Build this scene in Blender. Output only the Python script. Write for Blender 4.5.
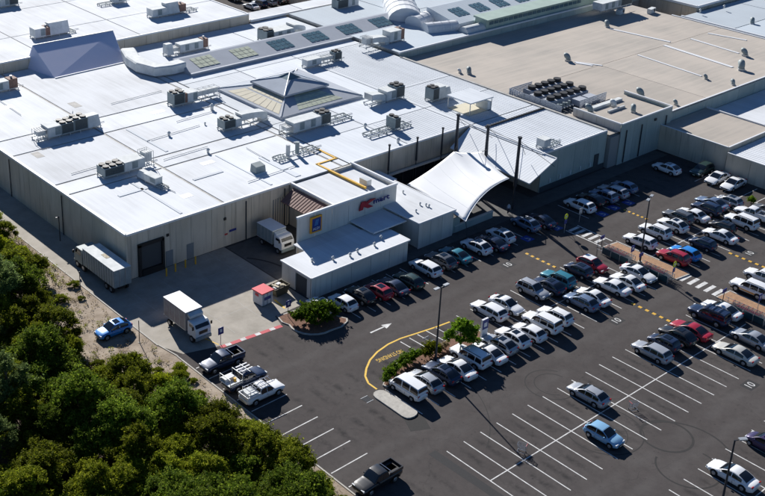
import bpy, math, random
import numpy as np
from mathutils import Vector, Matrix
random.seed(7)
for o in list(bpy.data.objects): bpy.data.objects.remove(o)
scn = bpy.context.scene
COL = scn.collection
PI = math.pi

# ------------------------------------------------------------------ camera
# world frame: X along the parking rows, Y along the bays towards the shops, metres
CR = ((0.7677116, -0.23068902, 0.59783065),
      (-0.64039576, -0.30915657, 0.70307574),
      (0.02263142, -0.9226076, -0.38507535))
CC = (-70.666, -53.717, 70.1)
FPX, PPX, PPY, IW, IH = 1114.345, 300.0, 150.0, 765.0, 496.0
cam = bpy.data.cameras.new('camera')
camo = bpy.data.objects.new('camera', cam); COL.objects.link(camo)
cam.sensor_fit = 'HORIZONTAL'; cam.sensor_width = 36.0
cam.lens = FPX / IW * 36.0
cam.shift_x = (IW/2 - PPX) / IW
cam.shift_y = (PPY - IH/2) / IW
cam.clip_start = 1.0; cam.clip_end = 3000.0
m = Matrix.Identity(4)
for i in range(3):
    m[i][0] = CR[i][0]; m[i][1] = -CR[i][1]; m[i][2] = -CR[i][2]; m[i][3] = CC[i]
camo.matrix_world = m
scn.camera = camo
scn.render.resolution_x = 1024; scn.render.resolution_y = 664

# ------------------------------------------------------------------ light
SUN_EL = math.radians(28.5)
SUN_AZ = (0.30, 0.954)                       # horizontal direction towards the sun
w = bpy.data.worlds.new('World'); scn.world = w; w.use_nodes = True
nt = w.node_tree; bg = nt.nodes['Background']
sky = nt.nodes.new('ShaderNodeTexSky'); sky.sky_type = 'NISHITA'; sky.sun_disc = False
sky.sun_elevation = SUN_EL; sky.sun_rotation = math.atan2(SUN_AZ[0], SUN_AZ[1])
nt.links.new(sky.outputs[0], bg.inputs[0]); bg.inputs[1].default_value = 0.05
sky.altitude = 300; sky.air_density = 1.0; sky.dust_density = 0.0; sky.ozone_density = 8.0
sl = bpy.data.lights.new('sun', 'SUN'); sl.energy = 5.0; sl.angle = math.radians(0.5); sl.color = (1.0, 0.965, 0.915)
so = bpy.data.objects.new('sun', sl); COL.objects.link(so)
sd = Vector((SUN_AZ[0]*math.cos(SUN_EL), SUN_AZ[1]*math.cos(SUN_EL), math.sin(SUN_EL)))
so.rotation_euler = sd.to_track_quat('Z', 'Y').to_euler(); so.location = (0, 0, 120)
scn.view_settings.view_transform = 'Standard'; scn.view_settings.look = 'None'
scn.view_settings.gamma = 1.0; scn.view_settings.use_curve_mapping = False
scn.view_settings.exposure = 0.58

def at(px, py, z=0.0):
    u, v = px - PPX, py - PPY
    r = [CR[i][0]*u + CR[i][1]*v + CR[i][2]*FPX for i in range(3)]
    t = (z - CC[2]) / r[2]
    return (CC[0] + r[0]*t, CC[1] + r[1]*t, z)
def proj(x, y, z):
    d = (x-CC[0], y-CC[1], z-CC[2])
    c = [sum(CR[i][k]*d[i] for i in range(3)) for k in range(3)]
    return PPX + FPX*c[0]/c[2], PPY + FPX*c[1]/c[2]
def zat(x, y, py):
    lo, hi = -2.0, 40.0
    for _ in range(50):
        mid = (lo+hi)/2
        if proj(x, y, mid)[1] > py: lo = mid
        else: hi = mid
    return lo

# ------------------------------------------------------------------ materials
MATS = {}
def mat(name, col, rough=0.7, var=0.0, scale=1.0, metal=0.0, coat=0.0, bump=0.0, bscale=8.0, spec=0.5, col2=None, stretch=None, alpha=1.0, trans=0.0, detail=6.0):
    if name in MATS: return MATS[name]
    mt = bpy.data.materials.new(name); mt.use_nodes = True
    n = mt.node_tree.nodes; l = mt.node_tree.links; b = n['Principled BSDF']
    b.inputs['Roughness'].default_value = rough; b.inputs['Metallic'].default_value = metal
    b.inputs['Coat Weight'].default_value = coat; b.inputs['Specular IOR Level'].default_value = spec
    b.inputs['Alpha'].default_value = alpha; b.inputs['Transmission Weight'].default_value = trans
    c = tuple(col) + (1,)
    b.inputs['Base Color'].default_value = c
    if var or col2 or bump:
        tc = n.new('ShaderNodeTexCoord'); mp = n.new('ShaderNodeMapping')
        if stretch: mp.inputs['Scale'].default_value = stretch
        l.new(tc.outputs['Object'], mp.inputs[0])
    if var or col2:
        nz = n.new('ShaderNodeTexNoise'); nz.inputs['Scale'].default_value = scale; nz.inputs['Detail'].default_value = detail
        nz.inputs['Roughness'].default_value = 0.65
        l.new(mp.outputs[0], nz.inputs[0])
        mx = n.new('ShaderNodeMix'); mx.data_type = 'RGBA'
        c2 = tuple(col2) if col2 else tuple(x*(1+var) for x in col)
        c1 = tuple(col) if col2 else tuple(x*(1-var) for x in col)
        mx.inputs[6].default_value = c1+(1,); mx.inputs[7].default_value = c2+(1,)
        rp = n.new('ShaderNodeMapRange'); rp.inputs[1].default_value = 0.3; rp.inputs[2].default_value = 0.7
        l.new(nz.outputs[0], rp.inputs[0]); l.new(rp.outputs[0], mx.inputs[0]); l.new(mx.outputs[2], b.inputs['Base Color'])
    if bump:
        n2 = n.new('ShaderNodeTexNoise'); n2.inputs['Scale'].default_value = bscale; n2.inputs['Detail'].default_value = 4
        l.new(mp.outputs[0], n2.inputs[0])
        bp = n.new('ShaderNodeBump'); bp.inputs['Strength'].default_value = bump; bp.inputs['Distance'].default_value = 0.05
        l.new(n2.outputs[0], bp.inputs['Height']); l.new(bp.outputs[0], b.inputs['Normal'])
    MATS[name] = mt
    return mt

def asphalt_mat():
    mt = bpy.data.materials.new('asphalt'); mt.use_nodes = True
    n = mt.node_tree.nodes; l = mt.node_tree.links; b = n['Principled BSDF']
    b.inputs['Roughness'].default_value = 0.92; b.inputs['Specular IOR Level'].default_value = 0.12
    tc = n.new('ShaderNodeTexCoord')
    def noise(s, d, r=0.6, vec=None):
        q = n.new('ShaderNodeTexNoise'); q.inputs['Scale'].default_value = s; q.inputs['Detail'].default_value = d; q.inputs['Roughness'].default_value = r
        l.new(vec if vec else tc.outputs['Object'], q.inputs[0]); return q.outputs[0]
    def rng(o, a, bb, c=0.0, d=1.0):
        q = n.new('ShaderNodeMapRange'); q.inputs[1].default_value = a; q.inputs[2].default_value = bb
        q.inputs[3].default_value = c; q.inputs[4].default_value = d; l.new(o, q.inputs[0]); return q.outputs[0]
    def mix(f, a, c2):
        q = n.new('ShaderNodeMix'); q.data_type = 'RGBA'; l.new(f, q.inputs[0])
        if isinstance(a, tuple): q.inputs[6].default_value = a+(1,)
        else: l.new(a, q.inputs[6])
        if isinstance(c2, tuple): q.inputs[7].default_value = c2+(1,)
        else: l.new(c2, q.inputs[7])
        return q.outputs[2]
    base = mix(rng(noise(0.09, 5), .35, .68), (.068, .060, .058), (.090, .081, .078))
    base = mix(rng(noise(1.3, 8, .7), .42, .75, 0, .55), base, (.046, .042, .042))
    # oil drips and worn spots
    base = mix(rng(noise(1.6, 4), .63, .72, 0, .75), base, (.032, .030, .031))
    vo = n.new('ShaderNodeTexVoronoi'); vo.feature = 'DISTANCE_TO_EDGE'; vo.inputs['Scale'].default_value = .085
    wob = n.new('ShaderNodeVectorMath'); wob.operation = 'MULTIPLY_ADD'
    wn = n.new('ShaderNodeTexNoise'); wn.inputs['Scale'].default_value = .5; wn.inputs['Detail'].default_value = 5; l.new(tc.outputs['Object'], wn.inputs[0])
    l.new(wn.outputs['Color'], wob.inputs[0]); wob.inputs[1].default_value = (3,3,0); l.new(tc.outputs['Object'], wob.inputs[2]); l.new(wob.outputs[0], vo.inputs['Vector'])
    base = mix(rng(vo.outputs['Distance'], .0, .005, .38, 0), base, (.035, .033, .034))
    def mth(op, a, b_=None, c_=None):
        q = n.new('ShaderNodeMath'); q.operation = op
        for i_, v_ in enumerate((a, b_, c_)):
            if v_ is None: continue
            if isinstance(v_, (int, float)): q.inputs[i_].default_value = v_
            else: l.new(v_, q.inputs[i_])
        return q.outputs[0]
    sx = n.new('ShaderNodeSeparateXYZ'); l.new(tc.outputs['Object'], sx.inputs[0])
    bx = mth('ABSOLUTE', mth('SUBTRACT', mth('FRACT', mth('DIVIDE', mth('ADD', sx.outputs[0], 100), 2.5)), .5))
    by = mth('ABSOLUTE', mth('SUBTRACT', mth('MULTIPLY', mth('FRACT', mth('DIVIDE', mth('ADD', sx.outputs[1], 1728.6), 17.2)), 17.2), 8.6))
    drip = mth('MULTIPLY', rng(bx, .24, .04), mth('MULTIPLY', rng(by, .6, 2.0), rng(by, 5.6, 4.2)))
    drip = mth('MULTIPLY', drip, rng(noise(.9, 6, .7), .42, .62))
    base = mix(mth('MULTIPLY', drip, .75), base, (.026, .025, .026))
    lane = mth('MULTIPLY', rng(mth('ABSOLUTE', mth('SUBTRACT', mth('ABSOLUTE', mth('SUBTRACT', by, 8.6)), 1.3)), 1.0, .2), rng(noise(.35, 5), .35, .65))
    base = mix(mth('MULTIPLY', lane, .45), base, (.105, .098, .095))
    fine = rng(noise(22, 2), .3, .7, .82, 1.18)
    mm = n.new('ShaderNodeMix'); mm.data_type = 'RGBA'; mm.blend_type = 'MULTIPLY'; mm.inputs[0].default_value = 1
    l.new(base, mm.inputs[6]); l.new(fine, mm.inputs[7])
    l.new(mm.outputs[2], b.inputs['Base Color'])
    bp = n.new('ShaderNodeBump'); bp.inputs['Strength'].default_value = .25; bp.inputs['Distance'].default_value = .02
    l.new(noise(30, 3), bp.inputs['Height']); l.new(bp.outputs[0], b.inputs['Normal'])
    MATS['asphalt'] = mt; return mt

def roof_mat(name, col, rib, axis='X', dirt=(.52, .52, .50), bumpk=.35, dirt_amt=.5):
    # coated steel sheeting: fine ribs as relief, water streaks and dust along the ribs
    mt = bpy.data.materials.new(name); mt.use_nodes = True
    n = mt.node_tree.nodes; l = mt.node_tree.links; b = n['Principled BSDF']
    b.inputs['Roughness'].default_value = 0.8; b.inputs['Specular IOR Level'].default_value = .15
    tc = n.new('ShaderNodeTexCoord')
    mp = n.new('ShaderNodeMapping'); l.new(tc.outputs['Object'], mp.inputs[0])
    mp.inputs['Scale'].default_value = (1, .06, 1) if axis == 'X' else (.06, 1, 1)
    nz = n.new('ShaderNodeTexNoise'); nz.inputs['Scale'].default_value = 1.1; nz.inputs['Detail'].default_value = 8; nz.inputs['Roughness'].default_value = .7
    l.new(mp.outputs[0], nz.inputs[0])
    n2 = n.new('ShaderNodeTexNoise'); n2.inputs['Scale'].default_value = .13; n2.inputs['Detail'].default_value = 6
    l.new(tc.outputs['Object'], n2.inputs[0])
    mu = n.new('ShaderNodeMath'); mu.operation = 'MULTIPLY'; l.new(nz.outputs[0], mu.inputs[0]); l.new(n2.outputs[0], mu.inputs[1])
    rp = n.new('ShaderNodeMapRange'); rp.inputs[1].default_value = .17; rp.inputs[2].default_value = .42; rp.inputs[4].default_value = dirt_amt; l.new(mu.outputs[0], rp.inputs[0])
    mx = n.new('ShaderNodeMix'); mx.data_type = 'RGBA'; l.new(rp.outputs[0], mx.inputs[0])
    mx.inputs[6].default_value = tuple(col)+(1,); mx.inputs[7].default_value = tuple(dirt)+(1,)
    oi = n.new('ShaderNodeObjectInfo'); r2 = n.new('ShaderNodeMapRange'); r2.inputs[3].default_value = .90; r2.inputs[4].default_value = 1.05
    l.new(oi.outputs['Random'], r2.inputs[0])
    mm = n.new('ShaderNodeMix'); mm.data_type = 'RGBA'; mm.blend_type = 'MULTIPLY'; mm.inputs[0].default_value = 1
    l.new(mx.outputs[2], mm.inputs[6]); l.new(r2.outputs[0], mm.inputs[7]); l.new(mm.outputs[2], b.inputs['Base Color'])
    wv = n.new('ShaderNodeTexWave'); wv.wave_type = 'BANDS'; wv.bands_direction = axis; wv.inputs['Scale'].default_value = 1/rib*.3142
    l.new(tc.outputs['Object'], wv.inputs[0])
    bp = n.new('ShaderNodeBump'); bp.inputs['Strength'].default_value = bumpk; bp.inputs['Distance'].default_value = .04
    l.new(wv.outputs[0], bp.inputs['Height']); l.new(bp.outputs[0], b.inputs['Normal'])
    MATS[name] = mt; return mt

def leaf_mat(name, c1, c2, c3):
    mt = bpy.data.materials.new(name); mt.use_nodes = True
    n = mt.node_tree.nodes; l = mt.node_tree.links; b = n['Principled BSDF']
    b.inputs['Roughness'].default_value = .7; b.inputs['Specular IOR Level'].default_value = .06
    g = n.new('ShaderNodeNewGeometry'); cr = n.new('ShaderNodeValToRGB')
    cr.color_ramp.elements[0].color = c1+(1,); cr.color_ramp.elements[1].color = c3+(1,)
    e = cr.color_ramp.elements.new(.55); e.color = c2+(1,)
    l.new(g.outputs['Random Per Island'], cr.inputs[0])
    oi = n.new('ShaderNodeObjectInfo'); r2 = n.new('ShaderNodeMapRange'); r2.inputs[3].default_value = .55; r2.inputs[4].default_value = 1.45
    l.new(oi.outputs['Random'], r2.inputs[0])
    mm = n.new('ShaderNodeMix'); mm.data_type = 'RGBA'; mm.blend_type = 'MULTIPLY'; mm.inputs[0].default_value = 1
    l.new(cr.outputs[0], mm.inputs[6]); l.new(r2.outputs[0], mm.inputs[7])
    l.new(mm.outputs[2], b.inputs['Base Color'])
    tr = n.new('ShaderNodeBsdfTranslucent'); l.new(mm.outputs[2], tr.inputs[0])
    ms = n.new('ShaderNodeMixShader'); ms.inputs[0].default_value = .6
    l.new(b.outputs[0], ms.inputs[1]); l.new(tr.outputs[0], ms.inputs[2]); l.new(ms.outputs[0], n['Material Output'].inputs[0])
    MATS[name] = mt; return mt

asphalt_mat()
mat('concrete', (.265, .24, .20), .85, col2=(.385, .35, .30), scale=.5, bump=.15, bscale=6)
mat('kerb', (.42, .40, .36), .85, var=.2, scale=2)
mat('paint_white', (.36, .355, .35), .8, col2=(.80, .80, .78), scale=1.6, detail=8)
mat('paint_yellow', (.72, .45, .04), .7, var=.2, scale=4)
mat('paint_red', (.46, .03, .05), .7, var=.15, scale=3)
mat('paint_blue', (.02, .05, .28), .7, var=.15, scale=3)
mat('patch_black', (.022, .022, .024), .9, var=.2, scale=5)
mat('tyre_rubber', (.019, .018, .018), .9, var=.2, scale=3)
mat('paver_tan', (.33, .19, .105), .85, var=.25, scale=3)
mat('sand', (.20, .15, .105), .95, col2=(.42, .35, .275), scale=.45, bump=.5, bscale=3)
mat('soil', (.075, .05, .035), .95, var=.4, scale=1.2, bump=.5, bscale=3)
mat('mulch', (.16, .08, .05), .95, var=.4, scale=4, bump=.5)
roof_mat('roof_white', (.71, .735, .765), .42, dirt=(.46,.47,.48), bumpk=.10, dirt_amt=.62)
roof_mat('roof_ribbed', (.66, .695, .735), .8, bumpk=.25, dirt=(.45,.48,.51), dirt_amt=.5)
roof_mat('roof_skirt', (.70, .73, .76), .5, axis='Y', dirt=(.52,.54,.56), bumpk=.2, dirt_amt=.4)
roof_mat('roof_grey', (.48, .43, .375), 1.4, axis='Y', dirt=(.33, .31, .28), bumpk=.05, dirt_amt=.8)
roof_mat('roof_far', (.50, .56, .61), .8, dirt=(.42, .46, .5))
mat('gutter', (.36, .35, .33), .8, var=.3, scale=.8)
mat('flashing', (.74, .75, .76), .5, var=.05, scale=.8)
def wall_mat(name, c1, c2, streak):
    mt = bpy.data.materials.new(name); mt.use_nodes = True
    n = mt.node_tree.nodes; l = mt.node_tree.links; b = n['Principled BSDF']; b.inputs['Roughness'].default_value = .85; b.inputs['Specular IOR Level'].default_value = .2
    tc = n.new('ShaderNodeTexCoord')
    def nz(sc, st):
        mp = n.new('ShaderNodeMapping'); mp.inputs['Scale'].default_value = st; l.new(tc.outputs['Object'], mp.inputs[0])
        oi = n.new('ShaderNodeObjectInfo'); ad = n.new('ShaderNodeVectorMath'); ad.operation = 'ADD'; l.new(mp.outputs[0], ad.inputs[0]); l.new(oi.outputs['Location'], ad.inputs[1])
        q = n.new('ShaderNodeTexNoise'); q.inputs['Scale'].default_value = sc; q.inputs['Detail'].default_value = 6; l.new(ad.outputs[0], q.inputs[0]); return q.outputs[0]
    def mix(f, lo, hi, a, c):
        r = n.new('ShaderNodeMapRange'); r.inputs[1].default_value = lo; r.inputs[2].default_value = hi; l.new(f, r.inputs[0])
        m_ = n.new('ShaderNodeMix'); m_.data_type = 'RGBA'; l.new(r.outputs[0], m_.inputs[0])
        if isinstance(a, tuple): m_.inputs[6].default_value = a+(1,)
        else: l.new(a, m_.inputs[6])
        m_.inputs[7].default_value = c+(1,); return m_.outputs[2]
    col = mix(nz(.5,(1,1,.5)), .35, .65, c1, c2)
    col = mix(nz(1.0,(2.2,2.2,.12)), .55, .82, col, streak)
    oi = n.new('ShaderNodeObjectInfo'); r2 = n.new('ShaderNodeMapRange'); r2.inputs[3].default_value = .9; r2.inputs[4].default_value = 1.05; l.new(oi.outputs['Random'], r2.inputs[0])
    mm = n.new('ShaderNodeMix'); mm.data_type = 'RGBA'; mm.blend_type = 'MULTIPLY'; mm.inputs[0].default_value = 1; l.new(col, mm.inputs[6]); l.new(r2.outputs[0], mm.inputs[7]); l.new(mm.outputs[2], b.inputs['Base Color'])
    MATS[name] = mt
wall_mat('wall_panel', (.56, .49, .385), (.66, .585, .475), (.34, .30, .24))
wall_mat('wall_light', (.62, .60, .55), (.68, .66, .61), (.46, .44, .40))
mat('wall_core', (.3, .3, .29), .8)
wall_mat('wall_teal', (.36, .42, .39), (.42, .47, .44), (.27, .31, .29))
mat('wall_dark', (.06, .065, .07), .8)
mat('steel_dark', (.035, .04, .05), .55, metal=.3)
mat('steel_galv', (.5, .52, .53), .45, metal=.6, var=.12, scale=2)
mat('unit_white', (.50, .53, .53), .75, col2=(.72, .74, .74), scale=.9, spec=.2)
mat('unit_grey', (.24, .29, .30), .6, var=.15, scale=1.5)
mat('unit_coil', (.06, .075, .08), .7, var=.3, scale=5)
mat('unit_rust', (.22, .13, .10), .8, var=.3, scale=3)
mat('fan_black', (.012, .012, .014), .6)
mat('pipe', (.55, .56, .56), .5)
mat('yellow_plate', (.70, .40, .03), .6, var=.15, scale=2)
mat('awning_brown', (.20, .105, .085), .7, var=.12, scale=1.5, stretch=(.3, 2, 1))
mat('glass_roof', (.10, .17, .20), .15, var=.2, scale=.6)
mat('skylight_sheet', (.60, .56, .45), .8, spec=.1, var=.06, scale=1)
mat('skylight_green', (.52, .55, .42), .35, var=.2, scale=1)
mat('slate_metal', (.36, .40, .46), .9, spec=.08, var=.08, scale=.6)
mat('grey_metal', (.40, .43, .48), .85, spec=.1, var=.06, scale=.5)
mat('blue_screen', (.58, .62, .78), .6, col2=(.66, .66, .80), scale=.25)
mat('green_fascia', (.36, .46, .40), .6, var=.1, scale=.6)
mat('membrane', (.74, .755, .77), .55, var=.025, scale=.4)
mat('glass', (.008, .011, .016), .06, spec=.8)
mat('tyre', (.012, .012, .012), .85)
mat('rim', (.42, .43, .45), .35, metal=.7)
mat('black_trim', (.012, .012, .013), .55)
mat('lamp_clear', (.75, .77, .78), .15)
mat('lamp_red', (.35, .01, .012), .25)
mat('plate', (.7, .68, .5), .5)
mat('chrome', (.6, .6, .62), .2, metal=.9)
mat('bark', (.12, .095, .075), .9, var=.3, scale=5)
mat('sign_blue', (.012, .035, .22), .5)
mat('sign_white', (.75, .75, .75), .5)
mat('sign_orange', (.80, .36, .02), .5)
mat('sign_red', (.42, .015, .03), .5)
mat('sign_lime', (.65, .75, .02), .5)
mat('sign_cyan', (.06, .28, .62), .5)
mat('skin', (.45, .27, .19), .6); mat('shirt', (.5, .53, .58), .8); mat('trousers', (.03, .03, .05), .8)
mat('lid_red', (.62, .04, .06), .5, var=.08, scale=2)
mat('bin_white', (.62, .64, .66), .6, var=.12, scale=1.5)
mat('skip_olive', (.10, .085, .05), .7, var=.2, scale=2)
mat('rubble', (.45, .40, .30), .9, var=.5, scale=3)
mat('trolley_wire', (.55, .57, .58), .3, metal=.8)
mat('trolley_red', (.5, .02, .04), .5)
mat('shelter_teal', (.02, .06, .075), .35, var=.15, scale=2)
mat('door_grey', (.2, .22, .23), .6, var=.1, scale=1)
mat('graffiti_blue', (.02, .03, .2), .7)
leaf_mat('leaf_olive', (.09, .125, .008), (.18, .215, .014), (.32, .33, .028))
leaf_mat('leaf_dark', (.055, .10, .010), (.115, .175, .016), (.22, .275, .03))
leaf_mat('leaf_grey', (.08, .13, .04), (.14, .20, .06), (.25, .31, .11))
leaf_mat('leaf_yellow', (.11, .15, .008), (.22, .26, .012), (.36, .38, .016))
leaf_mat('leaf_hedge', (.06, .13, .010), (.12, .215, .014), (.23, .32, .025))
leaf_mat('leaf_dry', (.22, .17, .09), (.32, .26, .15), (.45, .38, .24))
def paint(name, col, metal=.0, rough=.38):
    return mat('paint_car_'+name, col, rough, metal=metal, coat=.6, spec=.5)
PAINT = {k: paint(k, *v) for k, v in {
 'white': ((.80, .81, .82),), 'silver': ((.42, .44, .47), .35), 'grey': ((.12, .13, .145), .3), 'black': ((.014, .015, .018),),
 'navy': ((.014, .030, .075), .2), 'blue': ((.02, .16, .52), .1), 'lightblue': ((.24, .46, .68), .15), 'red': ((.36, .012, .03),), 'green': ((.02, .05, .045), .2),
 'teal': ((.03, .20, .27), .2), 'beige': ((.62, .60, .54), .2), 'purple': ((.05, .035, .10), .2), 'bluegrey': ((.16, .22, .33), .3), 'skyblue': ((.02, .23, .66), .1)}.items()}

# ------------------------------------------------------------------ mesh helpers
class MB:
    def __init__(s): s.v = []; s.f = []
    def add(s, vs, fs):
        k = len(s.v); s.v += [tuple(p) for p in vs]; s.f += [tuple(i+k for i in q) for q in fs]; return s
    def box(s, x0, x1, y0, y1, z0, z1):
        return s.add([(x0,y0,z0),(x1,y0,z0),(x1,y1,z0),(x0,y1,z0),(x0,y0,z1),(x1,y0,z1),(x1,y1,z1),(x0,y1,z1)],
                     [(0,3,2,1),(4,5,6,7),(0,1,5,4),(1,2,6,5),(2,3,7,6),(3,0,4,7)])
    def cbox(s, c, d, M=None):
        x, y, z = d[0]/2, d[1]/2, d[2]/2
        vs = [Vector(q) for q in ((-x,-y,-z),(x,-y,-z),(x,y,-z),(-x,y,-z),(-x,-y,z),(x,-y,z),(x,y,z),(-x,y,z))]
        if M is not None: vs = [M @ q for q in vs]
        return s.add([tuple(q+Vector(c)) for q in vs], [(0,3,2,1),(4,5,6,7),(0,1,5,4),(1,2,6,5),(2,3,7,6),(3,0,4,7)])
    def cyl(s, p0, p1, r0, r1=None, n=10, caps=True):
        r1 = r0 if r1 is None else r1
        a = Vector(p0); b = Vector(p1); d = (b-a).normalized()
        u = d.orthogonal().normalized(); w_ = d.cross(u)
        vs = []
        for c, r in ((a, r0), (b, r1)):
            for i in range(n):
                t = 2*PI*i/n; vs.append(tuple(c + u*(r*math.cos(t)) + w_*(r*math.sin(t))))
        fs = [(i, (i+1) % n, n+(i+1) % n, n+i) for i in range(n)]
        if caps: fs += [tuple(range(n-1, -1, -1)), tuple(range(n, 2*n))]
        return s.add(vs, fs)
    def bar(s, p0, p1, t=.05): return s.cyl(p0, p1, t*.6, n=4)
    def prism(s, pts, z0, z1):
        n = len(pts)
        return s.add([(p[0],p[1],z0) for p in pts]+[(p[0],p[1],z1) for p in pts],
                     [tuple(range(n-1,-1,-1)), tuple(range(n,2*n))]+[(i,(i+1)%n,n+(i+1)%n,n+i) for i in range(n)])
    def extr_x(s, prof, x0, x1):      # profile in (y,z) extruded along x
        n = len(prof)
        return s.add([(x0,p[0],p[1]) for p in prof]+[(x1,p[0],p[1]) for p in prof],
                     [tuple(range(n)), tuple(range(2*n-1,n-1,-1))]+[(i,n+i,n+(i+1)%n,(i+1)%n) for i in range(n)])
    def quad(s, a, b, c, d): return s.add([a,b,c,d], [(0,1,2,3)])
    def loft(s, rings, cap=True):
        n = len(rings[0]); vs = [p for r in rings for p in r]; fs = []
        for k in range(len(rings)-1):
            for i in range(n):
                fs.append((k*n+i, k*n+(i+1)%n, (k+1)*n+(i+1)%n, (k+1)*n+i))
        if cap: fs += [tuple(range(n-1,-1,-1)), tuple(range((len(rings)-1)*n, len(rings)*n))]
        return s.add(vs, fs)
    def mesh(s, name, mt, smooth=False):
        me = bpy.data.meshes.new(name); me.from_pydata(s.v, [], s.f); me.update()
        if mt: me.materials.append(MATS[mt] if isinstance(mt, str) else mt)
        if smooth: me.polygons.foreach_set('use_smooth', [True]*len(me.polygons))
        return me
    def build(s, name, mt, parent=None, smooth=False, loc=None):
        o = bpy.data.objects.new(name, s.mesh(name, mt, smooth)); COL.objects.link(o)
        if parent: o.parent = parent
        if loc: o.location = loc
        return o
def link(name, me, parent=None, loc=(0,0,0), rz=0, scale=None):
    o = bpy.data.objects.new(name, me); COL.objects.link(o); o.location = loc; o.rotation_euler[2] = rz
    if scale: o.scale = scale
    if parent: o.parent = parent
    return o
def tag(o, label=None, cat=None, group=None, kind=None):
    if label: o['label'] = label
    if cat: o['category'] = cat
    if group: o['group'] = group
    if kind: o['kind'] = kind
    return o
def thing(name, label, cat, loc=(0,0,0), rz=0, group=None):
    o = bpy.data.objects.new(name, None); COL.objects.link(o); o.location = loc; o.rotation_euler[2] = rz
    o.empty_display_size = .3
    return tag(o, label, cat, group)
KIDS = {}
def copy_tree(o, parent=None):
    c = o.copy(); COL.objects.link(c); c.parent = parent
    for ch in o.children: copy_tree(ch, c)
    return c
def box(name, mt, parent, *a): return MB().box(*a).build(name, mt, parent)
def flat(name, mt, parent, pts, z): return MB().add([(p[0],p[1],z) for p in pts], [tuple(range(len(pts)))]).build(name, mt, parent)
def strip_pts(a, b, wd):
    a = Vector(a[:2]); b = Vector(b[:2]); d = (b-a).normalized(); n = Vector((-d.y, d.x))*wd/2
    return [a-n, b-n, b+n, a+n]
def textmesh(s, size, mt, extrude=.02, name='lettering'):
    cu = bpy.data.curves.new(name, 'FONT'); cu.body = s; cu.size = size; cu.extrude = extrude; cu.align_x = 'LEFT'
    cu.resolution_u = 3
    t = bpy.data.objects.new('tmp_text', cu); COL.objects.link(t)
    dg = bpy.context.evaluated_depsgraph_get()
    me = bpy.data.meshes.new_from_object(t.evaluated_get(dg)); bpy.data.objects.remove(t)
    me.materials.clear(); me.materials.append(MATS[mt]); return me

# ------------------------------------------------------------------ ground, paving, markings
def structure(o): return tag(o, kind='structure')
structure(flat('ground', 'soil', None, [(-900,-900),(1200,-900),(1200,1200),(-900,1200)], -.06))
CP = structure(flat('car_park', 'asphalt', None, [(-11.5,-150),(260,-150),(260,260),(-11.5,260)], 0.0))
structure(flat('apron', 'concrete', None, [(-12,130),(-12,39.2),(-10.8,36.2),(-6.4,34.95),(1.9,34.3),(2.5,36.2),(8.2,36.4),(8.2,54.3),(-6.8,54.3),(-6.8,130)], .004))
AP = bpy.data.objects['apron']
for yy in (40, 44.5, 49): flat('slab_joint', 'gutter', AP, strip_pts((-11.5,yy),(8,yy),.05), .008)
for xx in (-8, -3.5, 1, 5.5): flat('slab_joint', 'gutter', AP, strip_pts((xx,36.2 if xx<2 else 37),(xx,54),.05), .0085)
structure(flat('verge', 'soil', None, [(-160,-150),(-11.7,-150),(-11.7,36.2),(-12.2,39.3),(-12.2,200),(-160,200)], .05))
rv = random.Random(3)
sp = [(-11.75,-20),(-11.75,36.2),(-12.2,39.3),(-12.2,120)]
back = []
y = 120.0
while y > -20:
    wv_ = 1.8 if y > 62 else (8.2 if y > 34 else (4.2 if y > 28 else 2.6))
    back.append((-12.2-wv_+rv.uniform(-1.1,1.1), y)); y -= 1.7
structure(flat('sand_strip', 'sand', None, sp+back, .062))
kb = MB()
for (x, y0, y1) in ((-12.1, 39.3, 130), (-11.6, -60, 36.1)):
    kb.box(x-.14, x+.02, y0, y1, -.05, .13)
kb.prism(strip_pts((-12.05,39.3),(-11.6,36.1),.16), -.05, .13)
structure(kb.build('kerb', 'kerb', None))

PZ = .006
def line(a, b, wd=.12, m_='paint_white', name='bay_line', z=PZ): return flat(name, m_, CP, strip_pts(a, b, wd), z)
BAY = 5.7
# open double row (separator y = 0)
line((0,0),(46.5,0), z=.0075, name='row_line')
for k in range(19):
    x = 2.5*k
    if x < 47: line((x,-BAY),(x,BAY))
# row beside the hedge (separator y = 17.2)
for k in range(1, 19):
    x = 2.5*k
    if x < 47: line((x,11.5),(x,17.1 if x < 20 else 22.9))
line((20,17.2),(46.5,17.2), z=.0075, name='row_line')
# row nosed to the annex and the entrance
for k in range(3, 20):
    x = 2.5*k+.4
    line((x,30.4 if x>20 else 29.6),(x,35.6))
# last row towards the road
line((0,-17.2),(46.5,-17.2), z=.0075, name='row_line')
for k in range(0, 19): line((2.5*k,-22.9),(2.5*k,-11.5))
# rows beyond the paved walkway
for ys in (0, 17.2, -17.2):
    line((52.5,ys),(78,ys), z=.0075, name='row_line')
    for k in range(0, 11): line((52.4+2.5*k, ys-BAY), (52.4+2.5*k, ys+BAY))
for k in range(0, 6): line((55.2+2.5*k,29.6),(55.2+2.5*k,35.2))
for k in range(0, 5): line((79.5,15+2.5*k+2.6),(84.8,15+2.5*k+2.6))
# bays against the bushland
for k in range(11):
    y = 33.0 - 2.52*k
    line((-11.3,y-.05),(-6.45,y+.05))
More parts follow.
